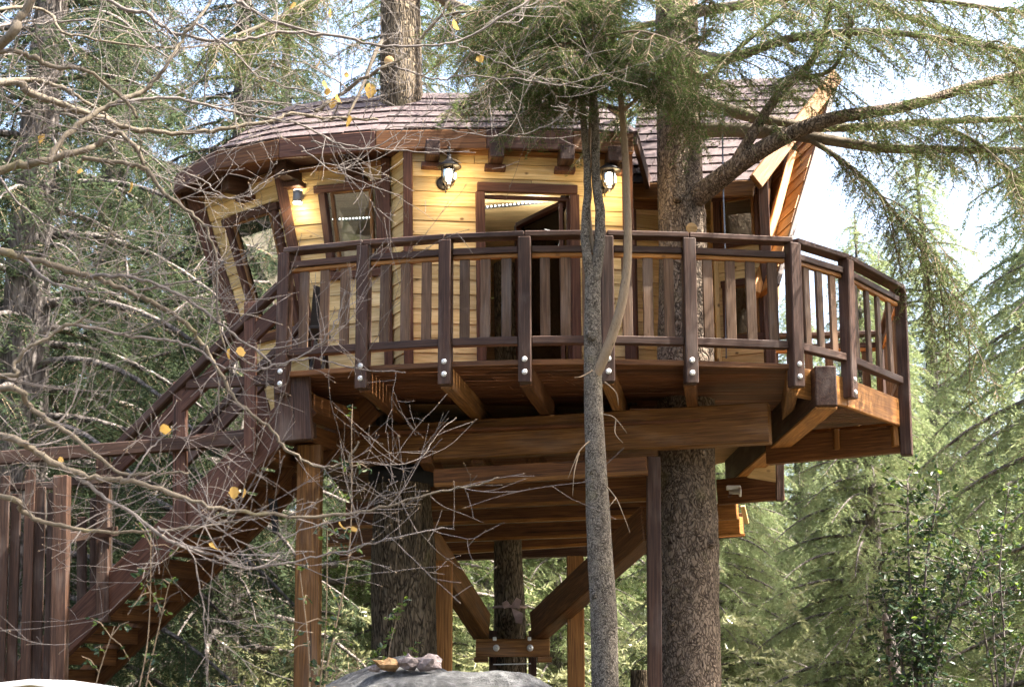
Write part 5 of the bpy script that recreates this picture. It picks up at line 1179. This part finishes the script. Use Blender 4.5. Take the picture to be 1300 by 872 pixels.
# ------------------------------------------------ shrubs
def broadleaf(name, label, base, stems, nleaf, lsize, spread, mat, seed, wood_='stem_bark', green=0.06, r=0.014, start=0.35):
    rr = random.Random(seed); t_ = thing(name, base, label, 'shrub'); tb = Tubes(); tris = []; bright = []
    for (dx, dy, H_) in stems:
        b = Vector(base); pts = smooth_line([b, b+Vector((dx*.3, dy*.3, H_*.4)), b+Vector((dx*.6+rr.gauss(0, .04), dy*.6, H_*.7)), b+Vector((dx, dy, H_))], 5)
        n = len(pts); tb.add(pts, [r*(1-.7*i/n) for i in range(n)], 6)
        for k in range(nleaf):
            i = min(n-1, int(n*(start+(1-start)*rr.random()))); L = spread*rr.uniform(.2, 1)
            dd = Vector((rr.gauss(0, 1), rr.gauss(0, 1), rr.gauss(.2, .7))).normalized(); e = pts[i]+dd*L
            tb.add([pts[i], lerp(pts[i], e, .5)+Vector((0, 0, .02)), e], [.004, .003, .0015], 3, False)
            for m_ in range(rr.randint(4, 8)):
                c = lerp(pts[i], e, rr.uniform(.35, 1.05)); f_ = Vector((rr.gauss(0, 1), rr.gauss(0, 1), rr.gauss(0, .6))).normalized()
                s = Vector((rr.gauss(0, 1), rr.gauss(0, 1), rr.gauss(0, 1))).cross(f_).normalized(); l_ = lsize*rr.uniform(.6, 1.2); w_ = l_*.5; nz_ = f_.cross(s)*l_*.12
                q = [c, c+f_*l_*.35+s*w_*.5+nz_, c+f_*l_*.75+s*w_*.38+nz_, c+f_*l_, c+f_*l_*.75-s*w_*.38+nz_, c+f_*l_*.35-s*w_*.5+nz_]
                (bright if rr.random() < green else tris).extend([(q[0], q[1], q[2]), (q[0], q[2], q[3]), (q[0], q[3], q[4]), (q[0], q[4], q[5])])
    tb.build('stems', wood_, t_)
    soup('leaves', np.array([[tuple(x) for x in t2] for t2 in tris]), mat, t_)
    if bright: soup('young_leaves', np.array([[tuple(x) for x in t2] for t2 in bright]), 'shrub_leaf', t_)
    return t_
hx_ = PX(1165, 14.5, 1.2)
broadleaf('holly_bush', 'dark glossy holly bush with two upright stems to the right below the deck', (hx_, 14.5, ground_h(hx_, 14.5)-.1), [(-.25, 0, 1.35), (.1, .1, 1.5), (-.05, -.1, 1.1), (.45, .1, 1.7), (.75, 0, 1.9), (0.05, .05, 2.4), (.3, -.1, 2.3)], 60, .065, .42, 'holly_leaf', 3, wood_='far_bark', r=.017, start=.3)
hx_ = PX(1275, 15.0, 1.2)
broadleaf('holly_bush', 'loose holly bush with a few bright leaves leaning against the frame of cedars', (hx_, 15.0, ground_h(hx_, 15)-.1), [(-.3, 0, 1.9), (.2, 0, 2.4), (-.1, .1, 2.0), (.4, .1, 1.5)], 40, .06, .45, 'holly_leaf', 8, wood_='far_bark', r=.013, green=.15)
hx_ = PX(498, 11.6, 1.3)
broadleaf('leafy_shrub', 'small bright green leafed shrub against the rugged trunk behind the boulder', (hx_, 11.5, 1.1), [(.05, 0, 1.1), (-.15, 0, .8), (.12, 0, .75)], 14, .05, .16, 'holly_leaf', 12, green=.7, r=.006)
hx_ = PX(440, 11.2, 1.3)
broadleaf('twiggy_shrub', 'low twiggy shrub with pale buds beside the boulder and square post', (hx_, 11.2, 1.05), [(-.25, 0, .75), (-.1, 0, .95), (.05, .1, .8), (.15, 0, .6), (-.35, 0, .5)], 16, .035, .22, 'undergrowth', 15, green=.25, r=.006)
hx_ = PX(395, 7.6, 1.3)
broadleaf('young_holly', 'slender holly shoot with blue green leaves hanging among the bare twigs', (PX(395, 7.9, 1.3), 7.9, ground_h(hx_, 7.9)-.1), [(.05, 0, 1.75), (.16, 0, 2.25), (-.08, 0, 1.5)], 9, .04, .16, 'holly_leaf', 18, green=.3, r=.006, start=.45)
broadleaf('young_holly', 'slim holly shoot with shiny leaves in front of the lower stairs', (PX(150, 7.6, 1.3), 7.6, ground_h(-1.9, 7.6)-.1), [(.10, 0, 1.75), (-.05, 0, 1.3), (.2, 0, 1.5)], 8, .04, .15, 'holly_leaf', 20, green=.3, r=.006, start=.5)
broadleaf('evergreen_shrub', 'dark low evergreen shrub at the foot of the stairs below the square post', (PX(285, 12.4, 1.2), 12.4, 0.95), [(0, 0, .7), (.3, 0, .6), (-.3, .1, .6), (.55, .1, .55)], 26, .05, .3, 'holly_leaf', 23, r=.01, start=.2)
# dead grey trunks and a mossy stump far below the deck
for u, Y, h, r_, lb in ((1093, 25.5, 5.0, .23, 'weathered grey dead trunk standing below the sunlit cedars'), (1137, 17.5, 1.2, .07, 'thin dark bare stem right behind the holly bush')):
    x = PX(u, Y, 1.4); o = trunk_mesh('dead_trunk', [Vector((x, Y, .8)), Vector((x+.02, Y, 1.6)), Vector((x-.03, Y, 2.4)), Vector((x, Y, 1.2+h))], [r_*1.1, r_, r_*.95, r_*.5], 'far_bark', None, 16); tag(o, lb, 'tree trunk')
x = PX(811, 16.0, 1.4); o = trunk_mesh('stump', [Vector((x, 16, .9)), Vector((x, 16, 1.4)), Vector((x+.01, 16, 1.83))], [.11, .095, .085], 'old_bark', None, 18); tag(o, 'short mossy stump glimpsed between the dark post and the sapling', 'stump')
# far undergrowth and woodland floor growth: uncountable, one mass
rg = np.random.default_rng(5); n = 2600
ux = rg.uniform(-16, 18, n); uy = rg.uniform(18.5, 46, n); O = np.stack([ux, uy, np.array([ground_h(a, b) for a, b in zip(ux, uy)])+rg.uniform(0, 1.9, n)*rg.random(n)], 1)
NN = []
for rep in range(5):
    D = unit(np.c_[rg.normal(size=(n, 2)), rg.uniform(-.3, .9, n)]); NN.append(needles(O, D, rg.uniform(.3, .8, n), .25, .045, .09, .026, rg, 2))
u_ = soup('undergrowth', np.concatenate(NN), 'undergrowth', None, 'stuff'); u_['label'] = 'sunlit scrubby undergrowth covering the woodland floor behind the platform'; u_['category'] = 'undergrowth'
print('done trees', len(u_.data.polygons), round(_t.time()-_T0, 1))
print('TRIS', sum(sum(len(p.vertices)-2 for p in m.polygons) if len(m.polygons) < 60000 else len(m.polygons) for m in bpy.data.meshes))
